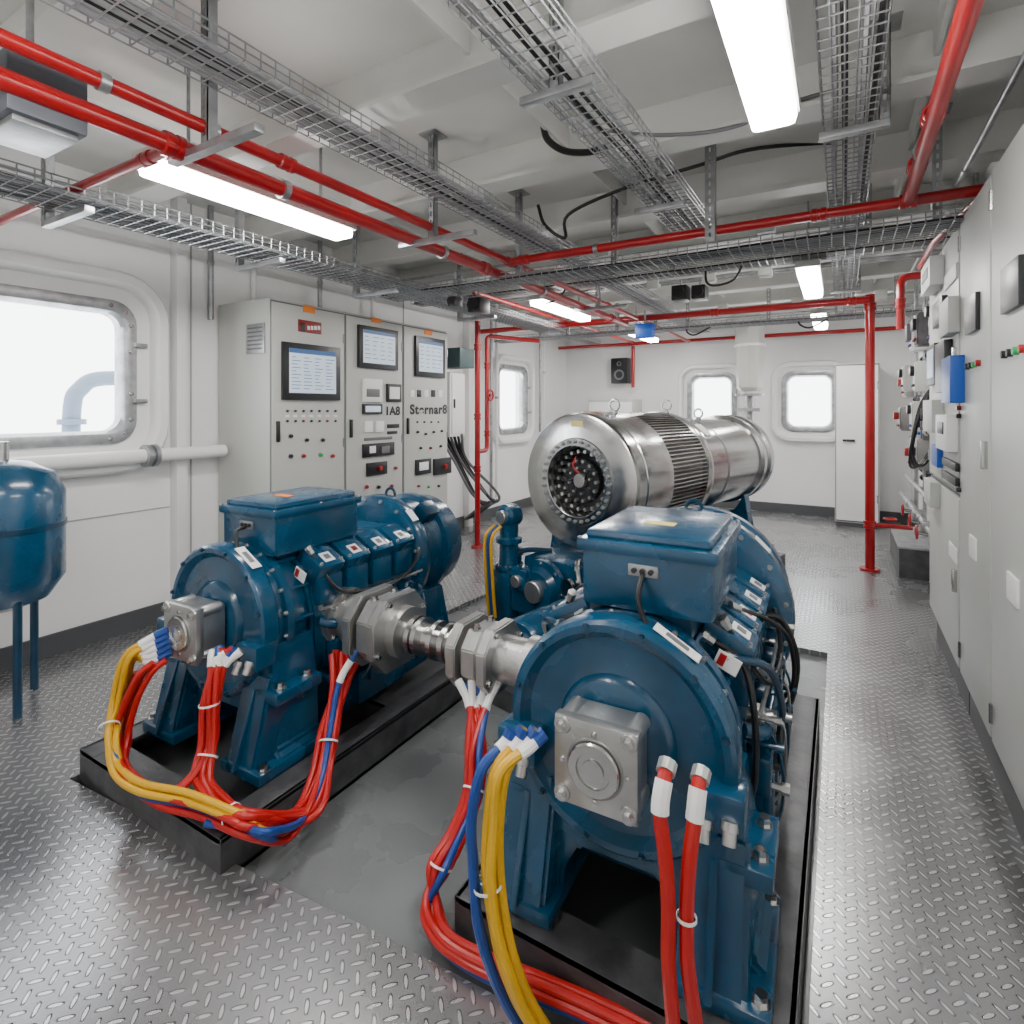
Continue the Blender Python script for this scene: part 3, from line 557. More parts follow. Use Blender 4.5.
# ================= COUPLING SHAFT
ys,zs=1.92,.6
r=thing('coupling_shaft','silver cross shaft with clamp blocks joining the two blue pumps','shaft',(-1.46,ys,zs-.1))
X=(1,0,0)
MB().lathe((-2.08,ys,zs),X,[(0,0),(.13,0),(.135,.004),(.135,.05),(.1,.055),(.1,.1),(.12,.105),(.12,.14),(.08,.15),(0,.15)],40).build('end_flange',CAST,r,True)
many('flange_bolt',STEEL,r,bolt((1,0,0),.01,.014),[(-2.03,ys+.115*math.cos(a),zs+.115*math.sin(a)) for a in [2*PI*i/10 for i in range(10)]],True)
MB().cyl((-2.0,ys,zs),(-.85,ys,zs),.058,n=32).build('shaft',STEEL,r,True)
for x0,sz in ((-1.86,.16),(-1.32,.13)):
    m=MB(); hexp=[(-sz*1.1,-sz*.45),(-sz*.6,-sz),(sz*.6,-sz),(sz*1.1,-sz*.45),(sz*1.1,sz*.45),(sz*.6,sz),(-sz*.6,sz),(-sz*1.1,sz*.45)]
    for xa,ta in ((x0-.03,.045),(x0+.03,.07),(x0+.115,.045)): m.prism(hexp if ta<.05 else [(a*.86,b*.86) for a,b in hexp],(xa,ys,zs),(0,1,0),(0,0,1),X,ta,.005)
    m.lathe((x0-.07,ys,zs),X,[(.058,0),(sz*.7,0),(sz*.7,.28),(.058,.28)],32)
    cl=m.build('clamp_block',CAST,r,True)
    many('clamp_bolt',STEEL,cl,bolt((0,0,1),.014,.02),[(x0+.06,ys+s_*sz*.4,zs+sz*.86) for s_ in (-1,1)],True)
    many('clamp_bolt',STEEL,cl,bolt((1,0,0),.010,.014),[(x0+.16,ys+a*.85,zs+b*.85) for a,b in hexp[::2]],True)
for x in (-1.62,-1.585,-1.50,-1.44): MB().lathe((x,ys,zs),X,[(.058,0),(.082,0),(.082,.022),(.058,.022)],32).build('collar',STEEL,r,True)
MB().lathe((-1.12,ys,zs),X,[(.06,0),(.09,.0),(.09,.08),(.11,.082),(.11,.14),(.135,.142),(.135,.26),(.06,.26)],36).build('sleeve',CAST,r,True)
# ================= MOTOR
P0=W(577,485,3.9);P1=W(732,458,5.9); MZ=1.09; dv=P1-P0; yaw=math.atan2(-dv.x,dv.y); LM=math.hypot(dv.x,dv.y)
R=thing('electric_motor','large stainless steel motor with round open end behind the two pumps','motor',(P0.x,P0.y,0),yaw); Y=(0,1,0)
m=MB(); m.lathe((0,0,MZ),Y,[(.245,.02),(.245,-.02),(.25,-.024),(.30,-.024),(.305,-.01),(.36,-.004),(.455,.006),(.468,.012),(.478,.03),(.48,.06),(.48,.12),(.474,.125),(.474,.135),(.48,.14),(.48,.49),(.475,.505),(.45,.51)],96)
m.lathe((0,0,MZ),Y,[(.245,.02),(.235,.04),(.225,.14),(0,.15)],48); m.build('end_drum',STEEL,R,ang=25)
m=MB(); m.lathe((0,0,MZ),Y,[(0,.05),(.15,.05),(.16,.09),(.2,.12),(.22,.125)],32); m.build('inner_cavity',BLK2,R)
many('rim_bolt',FIN,R,bolt((0,-1,0),.009,.018),[(.277*math.cos(a),-.024,MZ+.277*math.sin(a)) for a in [2*PI*i/32 for i in range(32)]])
many('terminal_stud',CAST,R,lambda: MB().cyl((0,0,0),(0,-.06,0),.013,n=10),[(.205*math.cos(a),.11,MZ+.205*math.sin(a)) for a in [2*PI*i/22 for i in range(22)]])
many('terminal_stud',FIN,R,lambda: MB().cyl((0,0,0),(0,-.04,0),.012,n=10),[(.14*math.cos(a),.06,MZ+.14*math.sin(a)) for a in [2*PI*i/14 for i in range(14)]])
many('terminal_stud',CAST,R,lambda: MB().cyl((0,0,0),(0,-.03,0),.009,n=10),[(.09*math.cos(a),.05,MZ+.09*math.sin(a)) for a in [2*PI*i/8+.2 for i in range(8)]])
m=MB(); m.disc((0,.05,MZ),(0,-1,0),.05,.03); m.build('hub',FIN,R)
for j in range(5):
    a=2*PI*j/5+.3; m=MB(); m.tube([(.05*math.cos(a),.03,MZ+.05*math.sin(a)),(.11*math.cos(a+.4),.01,MZ+.11*math.sin(a+.4)),(.17*math.cos(a+.2),.03,MZ+.17*math.sin(a+.2))],.007,8); m.build('winding_lead',CRED if j==1 else BLACK,R)
m=MB(); m.lathe((0,0,MZ),Y,[(.38,.49),(.432,.5),(.432,1.08),(.38,1.09)],64); m.build('stator_body',FIN,R)
m=MB()
for i in range(100):
    a=2*PI*i/100; rt=Matrix.Rotation(-a,3,'Y'); m.box((.450*math.cos(a),.79,MZ+.450*math.sin(a)),(.046,.58,.010),0,rt)
m.build('cooling_fins',STEEL,R)
m=MB(); m.lathe((0,0,MZ),Y,[(.3,1.07),(.475,1.07),(.48,1.09),(.48,1.17),(.475,1.18),(.415,1.19),(.41,LM-.32),(.44,LM-.31),(.44,LM-.24),(.41,LM-.23),(.41,LM-.14),(.44,LM-.13),(.44,LM-.05),(.3,LM),(0,LM)],72); m.build('rear_housing',STEEL,R)
m=MB(); m.lathe((0,0,MZ),Y,[(.405,1.62),(.418,1.62),(.418,1.64),(.405,1.64)],48); m.build('retaining_band',GALV,R)
for yy,rr_ in ((.35,.48),(1.14,.48),(1.75,.41)):
    m=MB(); m.torus((.08,yy,MZ+rr_+.05),(0,1,0),.04,.010,20,6); m.disc((.08,yy,MZ+rr_-.01),(0,0,1),.025,.03); m.build('lifting_eye',STEEL,R)
m=MB(); m.box((.0,.2,MZ+.483),(.12,.06,.004),0); m.build('warning_sticker',ORG,R)
m=MB(); m.box((.0,-.0,MZ+.40),(.10,.004,.04),0); m.build('warning_sticker',YEL,R)
m=MB(); m.box((.262,1.45,MZ+.325),(.14,.12,.004),0,Matrix.Rotation(.68,3,'Y')); m.build('rating_label',CWHT,R)
for y0 in (.2,1.3,2.1):
    m=MB(); m.prism([(-.42,.18),(-.41,.5),(-.36,.8),(-.28,.66),(-.15,.59),(.15,.59),(.28,.66),(.36,.8),(.41,.5),(.42,.18)],(0,y0,0),(1,0,0),(0,0,1),(0,1,0),.12,.006); m.build('cradle',BLUE,R)
m=MB(); m.bb(-.42,.42,.0,LM,.14,.24,.01); m.bb(-.3,.3,.1,LM-.2,.24,.5,.03); m.build('base_frame',BLUE2,R)
sk=thing('machine_skid','dark steel skid under the stainless motor','skid',(P0.x,P0.y,0),yaw)
for x in (-.5,.4):
    m=MB(); m.bb(x,x+.1,-.45,LM+.1,0,.14,.004); m.build('rail',DARK,sk)
for y0 in (-.45,.9,LM): m=MB(); m.bb(-.4,.4,y0,y0+.1,0,.13,.004); m.build('cross_beam',DARK,sk)
R=thing('gear_casing','blue gear casing with flanges under the front of the stainless motor','gear casing',(P0.x,P0.y,0),yaw)
m=MB(); m.bb(-.40,.36,-.36,.12,.14,.46,.03); m.bb(-.24,.3,-.3,.1,.42,.60,.04); m.lathe((-.02,-.38,.42),(0,1,0),[(0,-.04),(.12,-.04),(.15,0),(.19,.01),(.19,.05),(.16,.06),(.16,.4),(0,.4)],36)
for x in (-.36,-.24,.2,.3): m.bb(x-.012,x+.012,-.4,-.34,.14,.44,.004)
m.lathe((-.3,-.3,.46),(0,0,1),[(.06,0),(.06,.06),(.04,.07),(.04,.12),(.055,.13),(.055,.17),(0,.18)],20); m.box((-.33,-.38,.3),(.1,.08,.12),.012)
m.build('casing',BLUE,R)
m=MB(); m.disc((-.02,-.42,.42),(0,-1,0),.07,.04); m.build('cover_disc',CAST,R)
many('flange_bolt',STEEL,R,bolt((0,-1,0),.01,.014),[(-.02+.17*math.cos(a),-.372,.42+.17*math.sin(a)) for a in [2*PI*i/8 for i in range(8)]]+[(-.36,-.42,.33),(-.30,-.42,.33),(-.36,-.42,.27),(-.30,-.42,.27)])
for x0 in (-.3,.28): m=MB(); m.tube([(x0,-.3,.42),(x0,-.36,.52),(x0*.8,-.3,.62),(x0*.5,-.1,.6)],.018,10); m.build('oil_pipe',BLUE2 if x0<0 else STEEL,R)
m=MB(); m.lathe((.22,-.38,.5),(0,-1,0),[(0,0),(.045,0),(.045,.03),(0,.03)],20); m.build('gauge',STEEL,R)
p=W(509,560,3.85)
R=thing('valve_block','blue valve block with round cap left of the stainless motor','valve',(p.x,p.y,0),yaw)
m=MB(); m.bb(-.09,.09,-.09,.09,.1,.50,.02); m.bb(-.14,.14,-.14,.14,.06,.14,.01); m.bb(-.07,.3,-.07,.07,.25,.42,.02); m.bb(.1,.24,-.1,.1,.40,.54,.02)
m.lathe((0,0,.50),(0,0,1),[(.1,0),(.1,.03),(.07,.035),(.065,.17),(.09,.18),(.09,.21),(.065,.22),(.065,.36),(0,.37)],24); m.build('body',BLUE,R)
m=MB(); m.lathe((0,.06,.86),(0,-1,0),[(0,0),(.075,0),(.08,.02),(.08,.10),(.06,.12),(0,.12)],28); m.build('bonnet',BLUE,R)
m=MB(); m.disc((0,-.06,.86),(0,-1,0),.045,.03); m.build('cap',CAST,R)
m=MB(); m.disc((.17,-.1,.47),(0,-1,0),.04,.03); m.build('gauge',CAST,R)
many('flange_bolt',STEEL,R,bolt((0,0,1),.009,.012),[(.088*math.cos(a),.088*math.sin(a),.53) for a in [PI/3*i for i in range(6)]])
MB().bb(-.16,.16,-.16,.16,-.035,.06).build('mount',DARK,R)
for i,(mm,nm) in enumerate(((CYEL,'yellow'),(CBLU,'blue'),(CYEL,'yellow'))):
    a=Matrix.Translation(V(p.x,p.y,0))@Matrix.Rotation(yaw,4,'Z')
    P=[a@V(-.06+.03*i,-.08,.8),a@V(-.07+.03*i,-.16,.72),a@V(-.06+.03*i,-.16,.45),a@V(-.05+.03*i,-.145,.2)]
    tag(MB().tube(P,.011,8).build('power_cable',mm),'%s cable down the front of the blue valve block'%nm,'cable',nm+' cables on the valve block')
r=thing('gear_casing','low blue casing on the deck between coupling shaft and motor','gear casing',(-1.33,2.8,0),yaw)
m=MB(); m.bb(-.3,.3,-.2,.2,.08,.32,.03); m.lathe((-.1,-.2,.33),(0,1,0),[(0,-.03),(.12,-.03),(.14,0),(.14,.4),(0,.42)],32); m.build('casing',BLUE,r)
m=MB(); m.bb(-.36,.36,-.26,.26,-.035,.08,.01); m.build('mount',DARK,r)
m=MB(); m.disc((-.1,-.23,.33),(0,-1,0),.07,.03); m.build('cover_disc',CAST,r)
# ================= CABLES
random.seed(21)
def cable(P,r,m,label,group,sleeve=None,ties=(),boot=None,wob=.006,tr=2.9,keep=1):
    P=[Vector(p) for p in P]
    for i in range(2,len(P)-1): P[i]+=V(random.uniform(-wob,wob),random.uniform(-wob,wob),random.uniform(0,wob))
    Q=catmull(P,6); o=MB().tube(Q,r,10,smooth=False).build('power_cable',m); tag(o,label,'cable',group)
    if boot: MB().tube(Q[0:5],r*1.35,10,smooth=False).build('end_boot',boot,o,True)
    if sleeve: MB().tube(Q[sleeve[0]:sleeve[1]],r*1.25,10,smooth=False).build('marker_sleeve',CWHT,o,True)
    for t in ties:
        d=(Q[t+1]-Q[t]).normalized(); MB().lathe(Q[t]-d*.004,d,[(r*tr,0),(r*tr+.002,0),(r*tr+.002,.007),(r*tr,.007)],16).build('cable_tie',CWHT,o,True)
    return o
HX=[(0,0),(1,0),(-1,0),(.5,.87),(-.5,.87),(.5,-.87),(-.5,-.87)]
r0=.0125; sp=.0255
CR=V(K,S,0); CF=V(-S,K,0)
def bundle(path,i,flat=()):
    a,b=HX[i]; out=[]
    for j,p in enumerate(path):
        p=Vector(p)
        if j in flat: out.append(p+CF*(a*sp)*1.0+CR*(a*sp)*-.3+V(0,0,max(0,(b+.87)*sp*.8)))
        else: out.append(p+CR*(a*sp)+CF*(b*sp))
    return out
zt=.155
tail=[gz(150,797,zt),gz(195,806,zt),gz(238,824,zt),gz(268,828,zt+.02),gx(300,815,-1.74),W(320,775,2.24),W(330,725,2.36),W(338,680,2.45),W(346,652,2.52)]
left=[W(168,630,2.34),W(148,640,2.31),W(133,662,2.31),W(123,705,2.33),gz(118,745,zt+.10),gz(126,778,zt+.0)]
for i,(mm,nm) in enumerate(((CYEL,'yellow'),(CYEL,'yellow'),(CBLU,'blue'),(CYEL,'yellow'),(CYEL,'yellow'))):
    P=bundle(left+tail[:3]+[gz(262,836,.12),gz(285,842,.0)],i,flat=(4,5,6,7,8,9,10))
    for j in (0,1): P[j]=Vector(left[j])+V(0,0,-.022*i)+CR*(.004*i)
    if i in (0,1,3): 
        for j in range(2,9): P[j]=P[j]+V(0,-.035,.022)
    cable(P,r0,mm,nm+' cable looping from the left pump cover down over the skid to the deck',nm+' cables looping from the left pump cover',(3,9),(22,) if i==0 else (),boot=CBLU)
for i in range(3):
    P=bundle([W(160,660,2.3),W(146,672,2.28),W(130,700,2.28),W(122,735,2.28)]+[gz(124,775,zt+.02)]+[gz(158,803,zt),gz(205,814,zt),gz(242,833,zt)]+[gx(285,838,-1.73),gx(312,810,-1.72)]+[W(326,765,2.27),W(334,715,2.4),W(336,680,2.46),W(336,652,2.52)],[1,4,6][i],flat=(4,5,6,7,8))
    cable(P,r0,CRED,'red cable looping under the yellow ones round to the coupling clamp','red cables looping from the left pump cover',None,(40,) if i==0 else ())
drop=[W(225,648,2.24),W(214,668,2.2),W(210,705,2.19),W(209,745,2.17),gz(203,780,zt+.05)]
for i in range(5):
    P=bundle(drop+[gz(222,812,zt),gz(250,826,zt+.01)]+tail[4:],i,flat=(5,6))
    P[0]=W(213+i*7,651-(i%2)*4,2.26); P[1]=P[1].lerp(P[0]+V(0,-.02,-.05),.5); P[-1]=W(337+i*7,650+(i%2)*5,2.52); P[-2]=P[-2].lerp(P[-1]-V(0,0,.06),.6)
    cable(P,r0,CRED,'red cable dropping from the left pump housing and sweeping over to the coupling clamp','red cables sweeping from the left pump housing to the coupling',(2,7),(12,20,52) if i==0 else (),boot=CBLU if i%2 else CWHT)
for i in range(2):
    P=bundle(drop[:4]+[gz(196,782,zt+.03),gz(170,803,zt),gz(140,796,zt),gz(122,775,zt+.01),W(120,745,2.3),W(124,712,2.33),W(136,675,2.31)],[3,4][i],flat=(4,5,6,7))
    P[0]=W(222+i*10,648,2.25)
    cable(P,r0,CRED,'red cable curling left from the left pump housing into the yellow bundle','red cables curling into the yellow bundle',(2,7),())
P=bundle([W(356,648,2.5)]+[t for t in tail[::-1][1:6]]+[gz(240,832,zt),gz(205,826,zt)],5,flat=(6,7)); cable(P,r0,CBLU,'single blue cable among the red ones under the coupling clamp','blue cable under the coupling clamp',(2,7))
ctr=[W(480,682,2.2),W(478,708,2.12),W(476,745,2.04),W(474,790,1.96),W(458,832,1.88),W(440,868,1.80),gz(431,912,.015),gz(444,946,.015),gz(485,972,.018),gz(550,1000,.018),gz(640,1040,.018),gz(730,1100,.018)]
for i in range(7):
    mm=CBLU if i==5 else CRED
    P=bundle(ctr,i); P[0]=W(458+i*7,680+(i%2)*5,2.2); P[1]=P[1].lerp(P[0]+V(0,0,-.06),.5)
    for j in range(6,12): P[j]=Vector(ctr[j])+V(-.6*sp*HX[i][0],-.8*sp*HX[i][0],(HX[i][1]+.87)*sp*.8)
    cable(P,r0,mm,('red' if mm is CRED else 'blue')+' cable hanging from the coupling shaft left of the front pump','red cables hanging from the coupling shaft' if mm is CRED else None,(3,8),(18,30) if i==0 else (),boot=CBLU if i%2 else CWHT)
ctr=[W(524,730,1.5),W(508,742,1.48),W(495,770,1.45),W(486,820,1.44),W(485,870,1.43),W(490,920,1.42),W(502,965,1.41),W(522,1010,1.42),W(565,1070,1.44)]
for i,mm in ((0,CYEL),(1,CYEL),(2,CBLU),(5,CYEL)):
    P=bundle(ctr,i); sgn={0:0,1:12,2:-12,5:20}[i]; P[0]=W(524+sgn,728+i,1.5); P[1]=P[1].lerp(P[0]+V(0,0,-.04),.5)
    P=[p if j<2 else p+CR*(HX[i][0]*.005) for j,p in enumerate(P)]
    cable(P,.014,mm,('yellow' if mm is CYEL else 'blue')+' cable hanging from the left lug of the front pump housing','yellow cables at the left lug of the front pump' if mm is CYEL else None,(4,9),(26,) if i==0 else (),boot=CBLU,tr=2.6)
for i,(u0,v0) in enumerate(((664,768),(698,776))):
    P=[W(u0+4,v0-6,1.30),W(u0,v0+12,1.27),W(u0-3,v0+45,1.25),W(u0+2-i*10,860,1.24),W(u0+4-i*16,910,1.235),W(u0+4-i*15,960,1.23),W(u0+8-i*12,1010,1.23),W(u0+14-i*8,1080,1.23)]
    cable(P,.0165,CRED,'thick red cable hanging from the right lug of the front pump housing','red cables at the right lug of the front pump',(6,13),(25,) if i==1 else (),boot=CAST,tr=1.25,wob=.002)
# ================= left edge things
p=W(2,540,3.0)
r=thing('blue_tank','blue upright tank cut off at the left edge under the window','tank',(p.x,p.y,0))
m=MB(); m.lathe((0,0,0),(0,0,1),[(0,.52),(.1,.53),(.2,.57),(.27,.68),(.27,1.14),(.22,1.25),(.12,1.31),(0,1.33)],40); m.build('shell',BLUE,r)
for a in (0,1,2): m=MB(); m.cyl((.2*math.cos(a*2.09),.2*math.sin(a*2.09),0),(.2*math.cos(a*2.09),.2*math.sin(a*2.09),.66),.02); m.build('leg',BLUE2,r)
m=MB(); m.lathe((0,0,.95),(0,0,1),[(.27,0),(.276,.003),(.276,.03),(.27,.033)],40); m.build('band',BLUE2,r); m=MB(); m.cyl((0,0,1.3),(0,0,1.42),.03); m.build('filler_neck',STEEL,r)
p=W(30,105,1.9); r=thing('junction_box','dark grey box hanging at the top left corner under the tray','junction box',p)
m=MB(); m.box((p.x,p.y,p.z),(.3,.22,.2),.012); m.build('body',mat('dark_box',(.1,.11,.13),.4),r,True)
m=MB(); m.box((p.x,p.y,p.z-.11),(.26,.18,.02),.004); m.build('cover',GALV,r,True); m=MB(); m.cyl((p.x,p.y,p.z+.1),(p.x,p.y,ZC),.012,n=8); m.build('hanger_rod',GALV,r,True)
# ================= RIGHT CABINETS
RX=.55
def rcab(y0,y1,label,zs_):
    r=thing('equipment_cabinet',label,'cabinet',(.7,(y0+y1)/2,0))
    MB().bb(RX+.01,XR,y0+.004,y1-.004,.2,2.6,.006).build('body',GREYC,r,True); MB().bb(RX+.03,XR,y0,y1,0,.2).build('plinth',BASE,r,True)
    for ya,yb,z0,z1 in zs_:
        MB().bb(RX-.0,RX+.012,ya+.005,yb-.005,z0-.012,z1+.012).build('door_gasket',CGRY,r,True)
        d=MB().bb(RX-.012,RX+.012,ya+.015,yb-.015,z0,z1,.006).build('door',GREYD,r,True)
        for zz in (z0+.12,z1-.12): MB().cyl((RX-.014,yb-.03,zz-.04),(RX-.014,yb-.03,zz+.04),.010,n=8).build('hinge',STEEL,d,True)
        MB().bb(RX-.035,RX-.01,ya+.05,ya+.075,(z0+z1)/2-.06,(z0+z1)/2+.06,.006).build('handle',STEEL,d,True)
    return r
RA=rcab(2.3,3.7,'tall grey equipment cabinet at the right edge, nearest the camera',((2.3,3.0,.23,2.57),(3.0,3.7,.23,2.57)))
RB=rcab(3.72,4.85,'tall grey equipment cabinet with split doors and blue device on the right',((3.72,4.85,.23,1.12),(3.72,4.3,1.16,2.57),(4.3,4.85,1.16,2.57)))
for y0 in (2.45,3.15):
    MB().bb(RX-.03,RX-.008,y0+.05,y0+.3,1.95,2.12,.004).build('meter',BLK2,RA,True)
    MB().bb(RX-.02,RX-.008,y0+.12,y0+.26,.9,1.0,.002).build('nameplate',CWHT,RA,True)
    for k in range(4): MB().disc((RX-.01,y0+.05+k*.08,1.8),(-1,0,0),.015,.02).build('button',(RED,GRN,BLK2,BLK2)[k],RA,True)
def rplate(r,name,u0,v0,u1,v1,m,t=.03,x=RX-.012):
    a=gx(u0,v0,x);b=gx(u1,v1,x);zc=(gx(u0,v0,x).z+gx(u1,v0,x).z)/2;zd=(gx(u0,v1,x).z+gx(u1,v1,x).z)/2
    return MB().bb(x-t,x,a.y,b.y,zd,zc,.004).build(name,m,r,True)
rplate(RB,'monitor',943,342,953,392,BLK2,.04); rplate(RB,'blue_module',955,357,965,403,DEVB,.06); rplate(RB,'monitor',932,345,940,385,BLK2,.03); rplate(RB,'display',933,350,939,378,SCR,.034)
rplate(RB,'blue_module',937,445,943,466,DEVB,.03); rplate(RB,'meter',938,300,948,325,BLK2,.03); rplate(RB,'nameplate',946,270,958,285,CWHT,.01)
rplate(RB,'instrument_box',934,400,944,432,GREYC,.06); rplate(RB,'instrument_box',946,415,958,450,WHITE,.05); rplate(RB,'instrument_box',933,480,940,505,GREYC,.05); rplate(RB,'meter',949,422,955,434,BLK2,.055)
rplate(RB,'instrument_box',934,262,944,290,WHITE,.07); rplate(RB,'meter',936,270,942,280,CGRY,.075); rplate(RB,'instrument_box',950,300,960,335,GREYC,.05)
rplate(RB,'switch_row',946,460,960,468,BLK2,.02); rplate(RB,'switch_row',946,474,960,482,BLK2,.02); rplate(RB,'warning_sticker',950,545,958,560,CWHT,.006)
for v in (408,416,490): 
    p=gx(961,v,RX-.012); MB().disc(p,(-1,0,0),.012,.02).build('button',RED if v==408 else BLK2,RB,True)
rows=[('top',2.12,2.42),('second',1.74,2.02),('third',1.38,1.64),('fourth',1.02,1.28)]
cols=[(4.93,5.15),(5.22,5.44),(5.52,5.8),(5.9,6.12),(6.2,6.44),(6.6,6.85),(6.95,7.2),(7.35,7.6)]
ordn=['nearest','second nearest','third nearest','fourth nearest','fifth nearest','sixth nearest','seventh nearest','farthest']
random.seed(9)
for ri,(rn,z0,z1) in enumerate(rows):
    for ci,(y0,y1) in enumerate(cols):
        if random.random()<.1: continue
        dp=random.choice((.1,.14,.18,.24,.28)); mm=random.choice((WHITE,GREYC,FIN,GREYD,GALV,DARK)); za=z0+random.uniform(-.04,.06); zb=z1+random.uniform(-.06,.05)
        r=thing('wall_instrument','%s %s box of the %s row on the right wall past the cabinets'%(ordn[ci],'white' if mm is WHITE else ('dark' if mm is DARK else 'grey'),rn),'electrical box',(XR-dp/2,(y0+y1)/2,za))
        MB().bb(XR-dp,XR,y0,y1,za,zb,.008).build('body',mm,r,True); MB().bb(XR-dp-.012,XR-dp,y0+.015,y1-.015,za+.015,zb-.015,.004).build('door',mm,r,True)
        x=XR-dp-.012; k=random.randint(0,3); yc=(y0+y1)/2
        if k==0: MB().disc((x,yc,zb-.08),(-1,0,0),.045,.03).build('dial',BLK2,r,True); MB().disc((x-.028,yc,zb-.08),(-1,0,0),.036,.006).build('dial_face',WHITE,r,True)
        elif k==1: MB().bb(x-.03,x,y0+.04,y1-.04,zb-.15,zb-.05,.005).build('display_panel',BLK2,r,True)
        elif k==2: MB().bb(x-.05,x,yc-.03,yc+.03,za+.12,za+.2,.01).build('switch_handle',RED if ci%2 else BLK2,r,True)
        else: MB().bb(x-.04,x,y0+.03,y1-.03,za+.1,zb-.04,.006).build('terminal_cover',DEVB if ci%3==0 else CGRY,r,True)
        for j in range(3): MB().disc((x,y0+.05+j*.06,za+.055),(-1,0,0),.012,.018).build('button',(BLK2,RED,DEVB)[(j+ci)%3],r,True)
        for j in range(2):
            MB().cyl((XR-dp/2,y0+.06+.09*j,za-.04),(XR-dp/2,y0+.06+.09*j,za),.015,n=10).build('cable_gland',GALV,r,True)
            tag(MB().tube([(XR-dp/2,y0+.06+.09*j,za-.035),(XR-dp/2-.05,y0+.07+.09*j,za-.09),(XR-.08,y0+.10+.08*j,za-.14),(XR-.03,y0+.11+.08*j,za-.19)],.010,6).build('power_cable',BLACK if (ci+j)%2 else CGRY),'short cable dropping from a box on the right wall','cable','short cables under the right wall boxes')
for i in range(14):
    y=4.89+i*.22; x=XR-.05-.05*(i%3)
    pipe('conduit',[(x,y,.25+.12*(i%3)),(x,y,ZC)],.014+.006*(i%2),'vertical conduit on the right wall past the cabinets',m=(GALV,WHITE,GALV)[i%3],cat='conduit',clamps=[((x,y,1.9),(0,0,1)),((x,y,1.0),(0,0,1))],group='vertical conduits on the right wall')
for i,z in enumerate((2.68,2.76,2.9)):
    pipe('conduit',[(XR-.1,2.4,z),(XR-.1,8.6,z)],.022,'%s of three horizontal conduits along the top of the right wall'%('lowest','middle','highest')[i] ,m=GALV,cat='conduit')
pipe('water_pipe',[(.62,4.95,.62),(.62,7.9,.62)],.03,'grey horizontal pipe with valves low on the right wall',m=GALV,coup=[((.62,y,.62),(0,1,0)) for y in (5.3,6.1,7.0)])
pipe('water_pipe',[(.66,4.95,.82),(.66,7.9,.82)],.022,'thinner grey pipe just above the valve pipe on the right wall',m=CAST,coup=[((.66,y,.82),(0,1,0)) for y in (5.5,6.6)])
for y in (5.2,5.7,6.3):
    r=thing('valve','small red wheel valve on the low pipe along the right wall','valve',(.62,y,.62),0,'wheel valves on the right wall pipe')
    MB().cyl((.62,y,.64),(.5,y,.66),.014).build('stem',STEEL,r,True); MB().torus((.5,y,.66),(1,0,0),.045,.009).build('wheel',RED,r,True); MB().box((.62,y,.62),(.1,.1,.1),.015).build('body',CAST,r,True)
for i in range(3):
    tag(MB().tube([(.62,4.98+i*.1,1.8),(.52,5.03+i*.1,1.6),(.47,5.15+i*.1,1.28-i*.05),(.55,5.35+i*.08,1.15),(.68,5.5+i*.08,1.35)],.010,8).build('power_cable',BLACK),'black cable looping below the boxes on the right wall','cable','black cables looping on the right wall')
r=thing('equipment_plinth','low dark grey steel box on the floor at the foot of the right wall','steel box',(.68,6.9,0)); MB().bb(.48,XR-.03,6.4,7.5,0,.28,.01).build('body',DARK,r,True); MB().bb(.47,XR-.03,6.38,7.52,.28,.3,.004).build('top_plate',GALV,r,True)
r=thing('locker','tall white steel locker against the far wall at right','locker',(.2,9.1,0))
MB().bb(-.06,.45,8.79,9.45,.06,2.2,.01).build('body',WHITE,r,True); MB().bb(-.03,.42,8.8,9.4,0,.06).build('plinth',BASE,r,True)
MB().bb(-.055,.445,8.785,8.792,.07,2.19).build('door_gasket',CGRY,r,True)
d=MB().bb(-.045,.435,8.77,8.79,.09,2.17,.006).build('door',WHITE,r,True); MB().bb(.03,.17,8.74,8.77,1.15,1.18,.006).build('handle',BLK2,d,True)
for z in (.4,1.9): MB().cyl((.43,8.765,z-.05),(.43,8.765,z+.05),.012,n=8).build('hinge',GALV,d,True)
r=thing('ventilation_trunk','white eight-sided trunk hanging between the two far windows','ventilation duct',(-1.15,8.9,1.85))
m=MB(); m.lathe((-1.15,8.9,1.85),(0,0,1),[(0,0),(.14,0),(.18,.05),(.2,.7),(.2,1.3)],8); m.build('duct',GREYC,r,True,ang=10)
m=MB(); m.lathe((-1.15,8.9,1.78),(0,0,1),[(0,0),(.2,0),(.2,.03),(0,.03)],16); m.cyl((-1.15,8.9,1.3),(-1.15,8.9,1.8),.05); m.bb(-1.3,-1.0,8.8,9.0,1.55,1.6); m.build('outlet',GALV,r,True)
MB().lathe((-1.15,8.9,2.5),(0,0,1),[(.2,0),(.22,0),(.22,.04),(.2,.04)],8).build('flange',WHITE,r,True)
def blackdev(p,label,s=.09,cat='camera',nm='security_camera'):
    r=thing(nm,label,cat,p); p=Vector(p)
    MB().box(p,(s,s*1.3,s),.012).build('body',BLK2,r,True); MB().cyl(p+V(0,-s*.65,0),p+V(0,-s*.9,0),s*.38).build('lens',BLACK,r,True); MB().cyl(p+V(0,0,s*.5),(p.x,p.y,2.72),.01,n=8).build('mount',GALV,r,True)
blackdev(W(479,306,5.0),'black camera-like device hanging above the red riser at left',.13)
blackdev(W(455,302,4.6),'small black device hanging left of its larger neighbour above cabinet three',.08)
blackdev(W(681,294,4.9),'left of two black devices hanging above the motor',.13); blackdev(W(700,293,4.9),'right of two black devices hanging above the motor',.12)
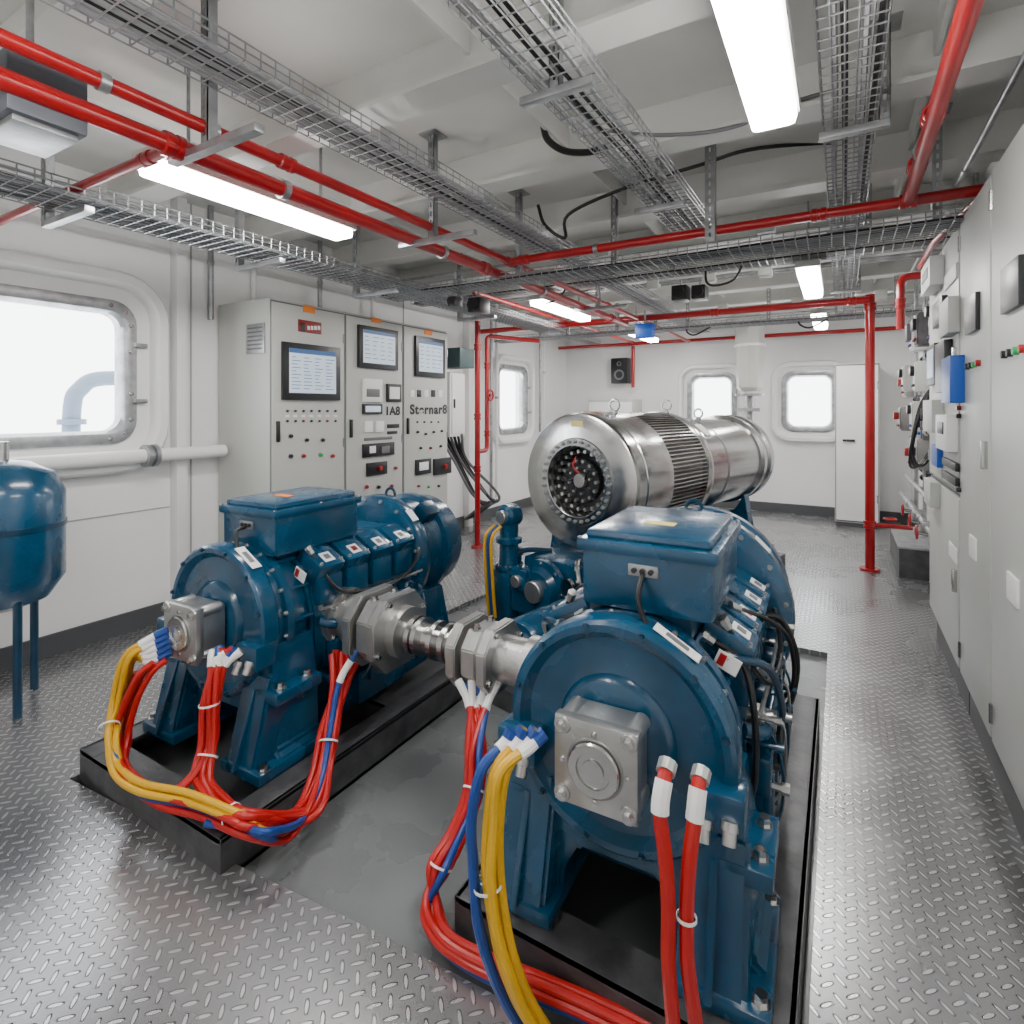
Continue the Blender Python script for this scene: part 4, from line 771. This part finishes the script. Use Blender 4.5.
p=W(645,331,6.3); r=thing('blue_detector','small blue box under the middle red cross pipe','detector',p); MB().box(p,(.2,.12,.16),.01).build('body',DEVB,r,True); MB().cyl(p+V(0,0,.08),(p.x,p.y,2.7),.01,n=8).build('mount',GALV,r,True)
p=gy(621,371,9.4); r=thing('loudspeaker','black loudspeaker high on the far wall at left','loudspeaker',p); MB().bb(p.x-.15,p.x+.15,9.3,9.495,p.z-.22,p.z+.22,.015).build('cabinet',BLK2,r,True)
for dz,rr2 in ((-.07,.09),(.12,.04)): MB().lathe((p.x,9.3,p.z+dz),(0,-1,0),[(rr2,0),(rr2,.008),(rr2*.8,.002),(0,-.01)],20).build('cone',CGRY,r,True)
r=thing('wall_cabinet','white cabinet on the far wall behind the motor','cabinet',(-3.3,9.2,.1)); MB().bb(-3.75,-2.95,9.0,9.48,.0,1.75,.01).build('body',GREYC,r,True); MB().bb(-3.73,-3.36,8.985,9.0,.14,1.7,.004).build('door',WHITE,r,True); MB().bb(-3.34,-2.97,8.985,9.0,.14,1.7,.004).build('door',WHITE,r,True)
tag(MB().tube([W(543,125,3.0),W(548,140,3.0),W(565,151,3.0),W(590,152,3.0),W(610,146,3.0)],.018,10).build('power_cable',BLACK),'short thick black cable bending under the ceiling near top centre','cable')
tag(MB().tube([W(538,205,3.9),W(545,225,3.9),W(565,238,3.9),W(568,215,3.9),W(620,190,3.7),W(700,165,3.5),W(760,148,3.4),W(880,140,3.4)],.012,8).build('power_cable',BLACK),'long black cable sweeping under the ceiling above the near cross pipe','cable')
tag(MB().tube([W(600,130,2.9),W(660,135,2.8),W(730,128,2.7),W(800,100,2.6),W(880,80,2.5),W(980,55,2.4)],.01,8).build('power_cable',CGRY),'thin grey cable running to the right under the ceiling','cable')
for i,(x,y) in enumerate(((-1.0,5.0),(-2.6,5.0),(-1.6,6.9),(-.4,6.9))):
    tag(MB().tube([(x,y,2.8 if y==5.0 else 2.57),(x+.03,y-.08,2.66 if y==5 else 2.5),(x+.12,y-.12,2.62 if y==5 else 2.46),(x+.25,y-.1,2.66 if y==5 else 2.52),(x+.3,y,2.8 if y==5 else 2.57)],.010,8).build('power_cable',BLACK),'slack loop of black cable hanging below a cross tray','cable','slack black cable loops below the cross trays')
# ================= CAMERA / WORLD
cam=bpy.data.cameras.new('camera'); co=bpy.data.objects.new('camera',cam); C.objects.link(co); co.location=(0,0,H); co.rotation_euler=(PI/2,0,TH)
cam.sensor_width=36; cam.lens=36*F/1024; cam.shift_y=-(512-HV)/1024; cam.clip_start=.05; SC.camera=co
w=bpy.data.worlds.new('world'); SC.world=w; w.use_nodes=True; bg=w.node_tree.nodes['Background']; bg.inputs[0].default_value=(.95,.975,1,1); bg.inputs[1].default_value=8.
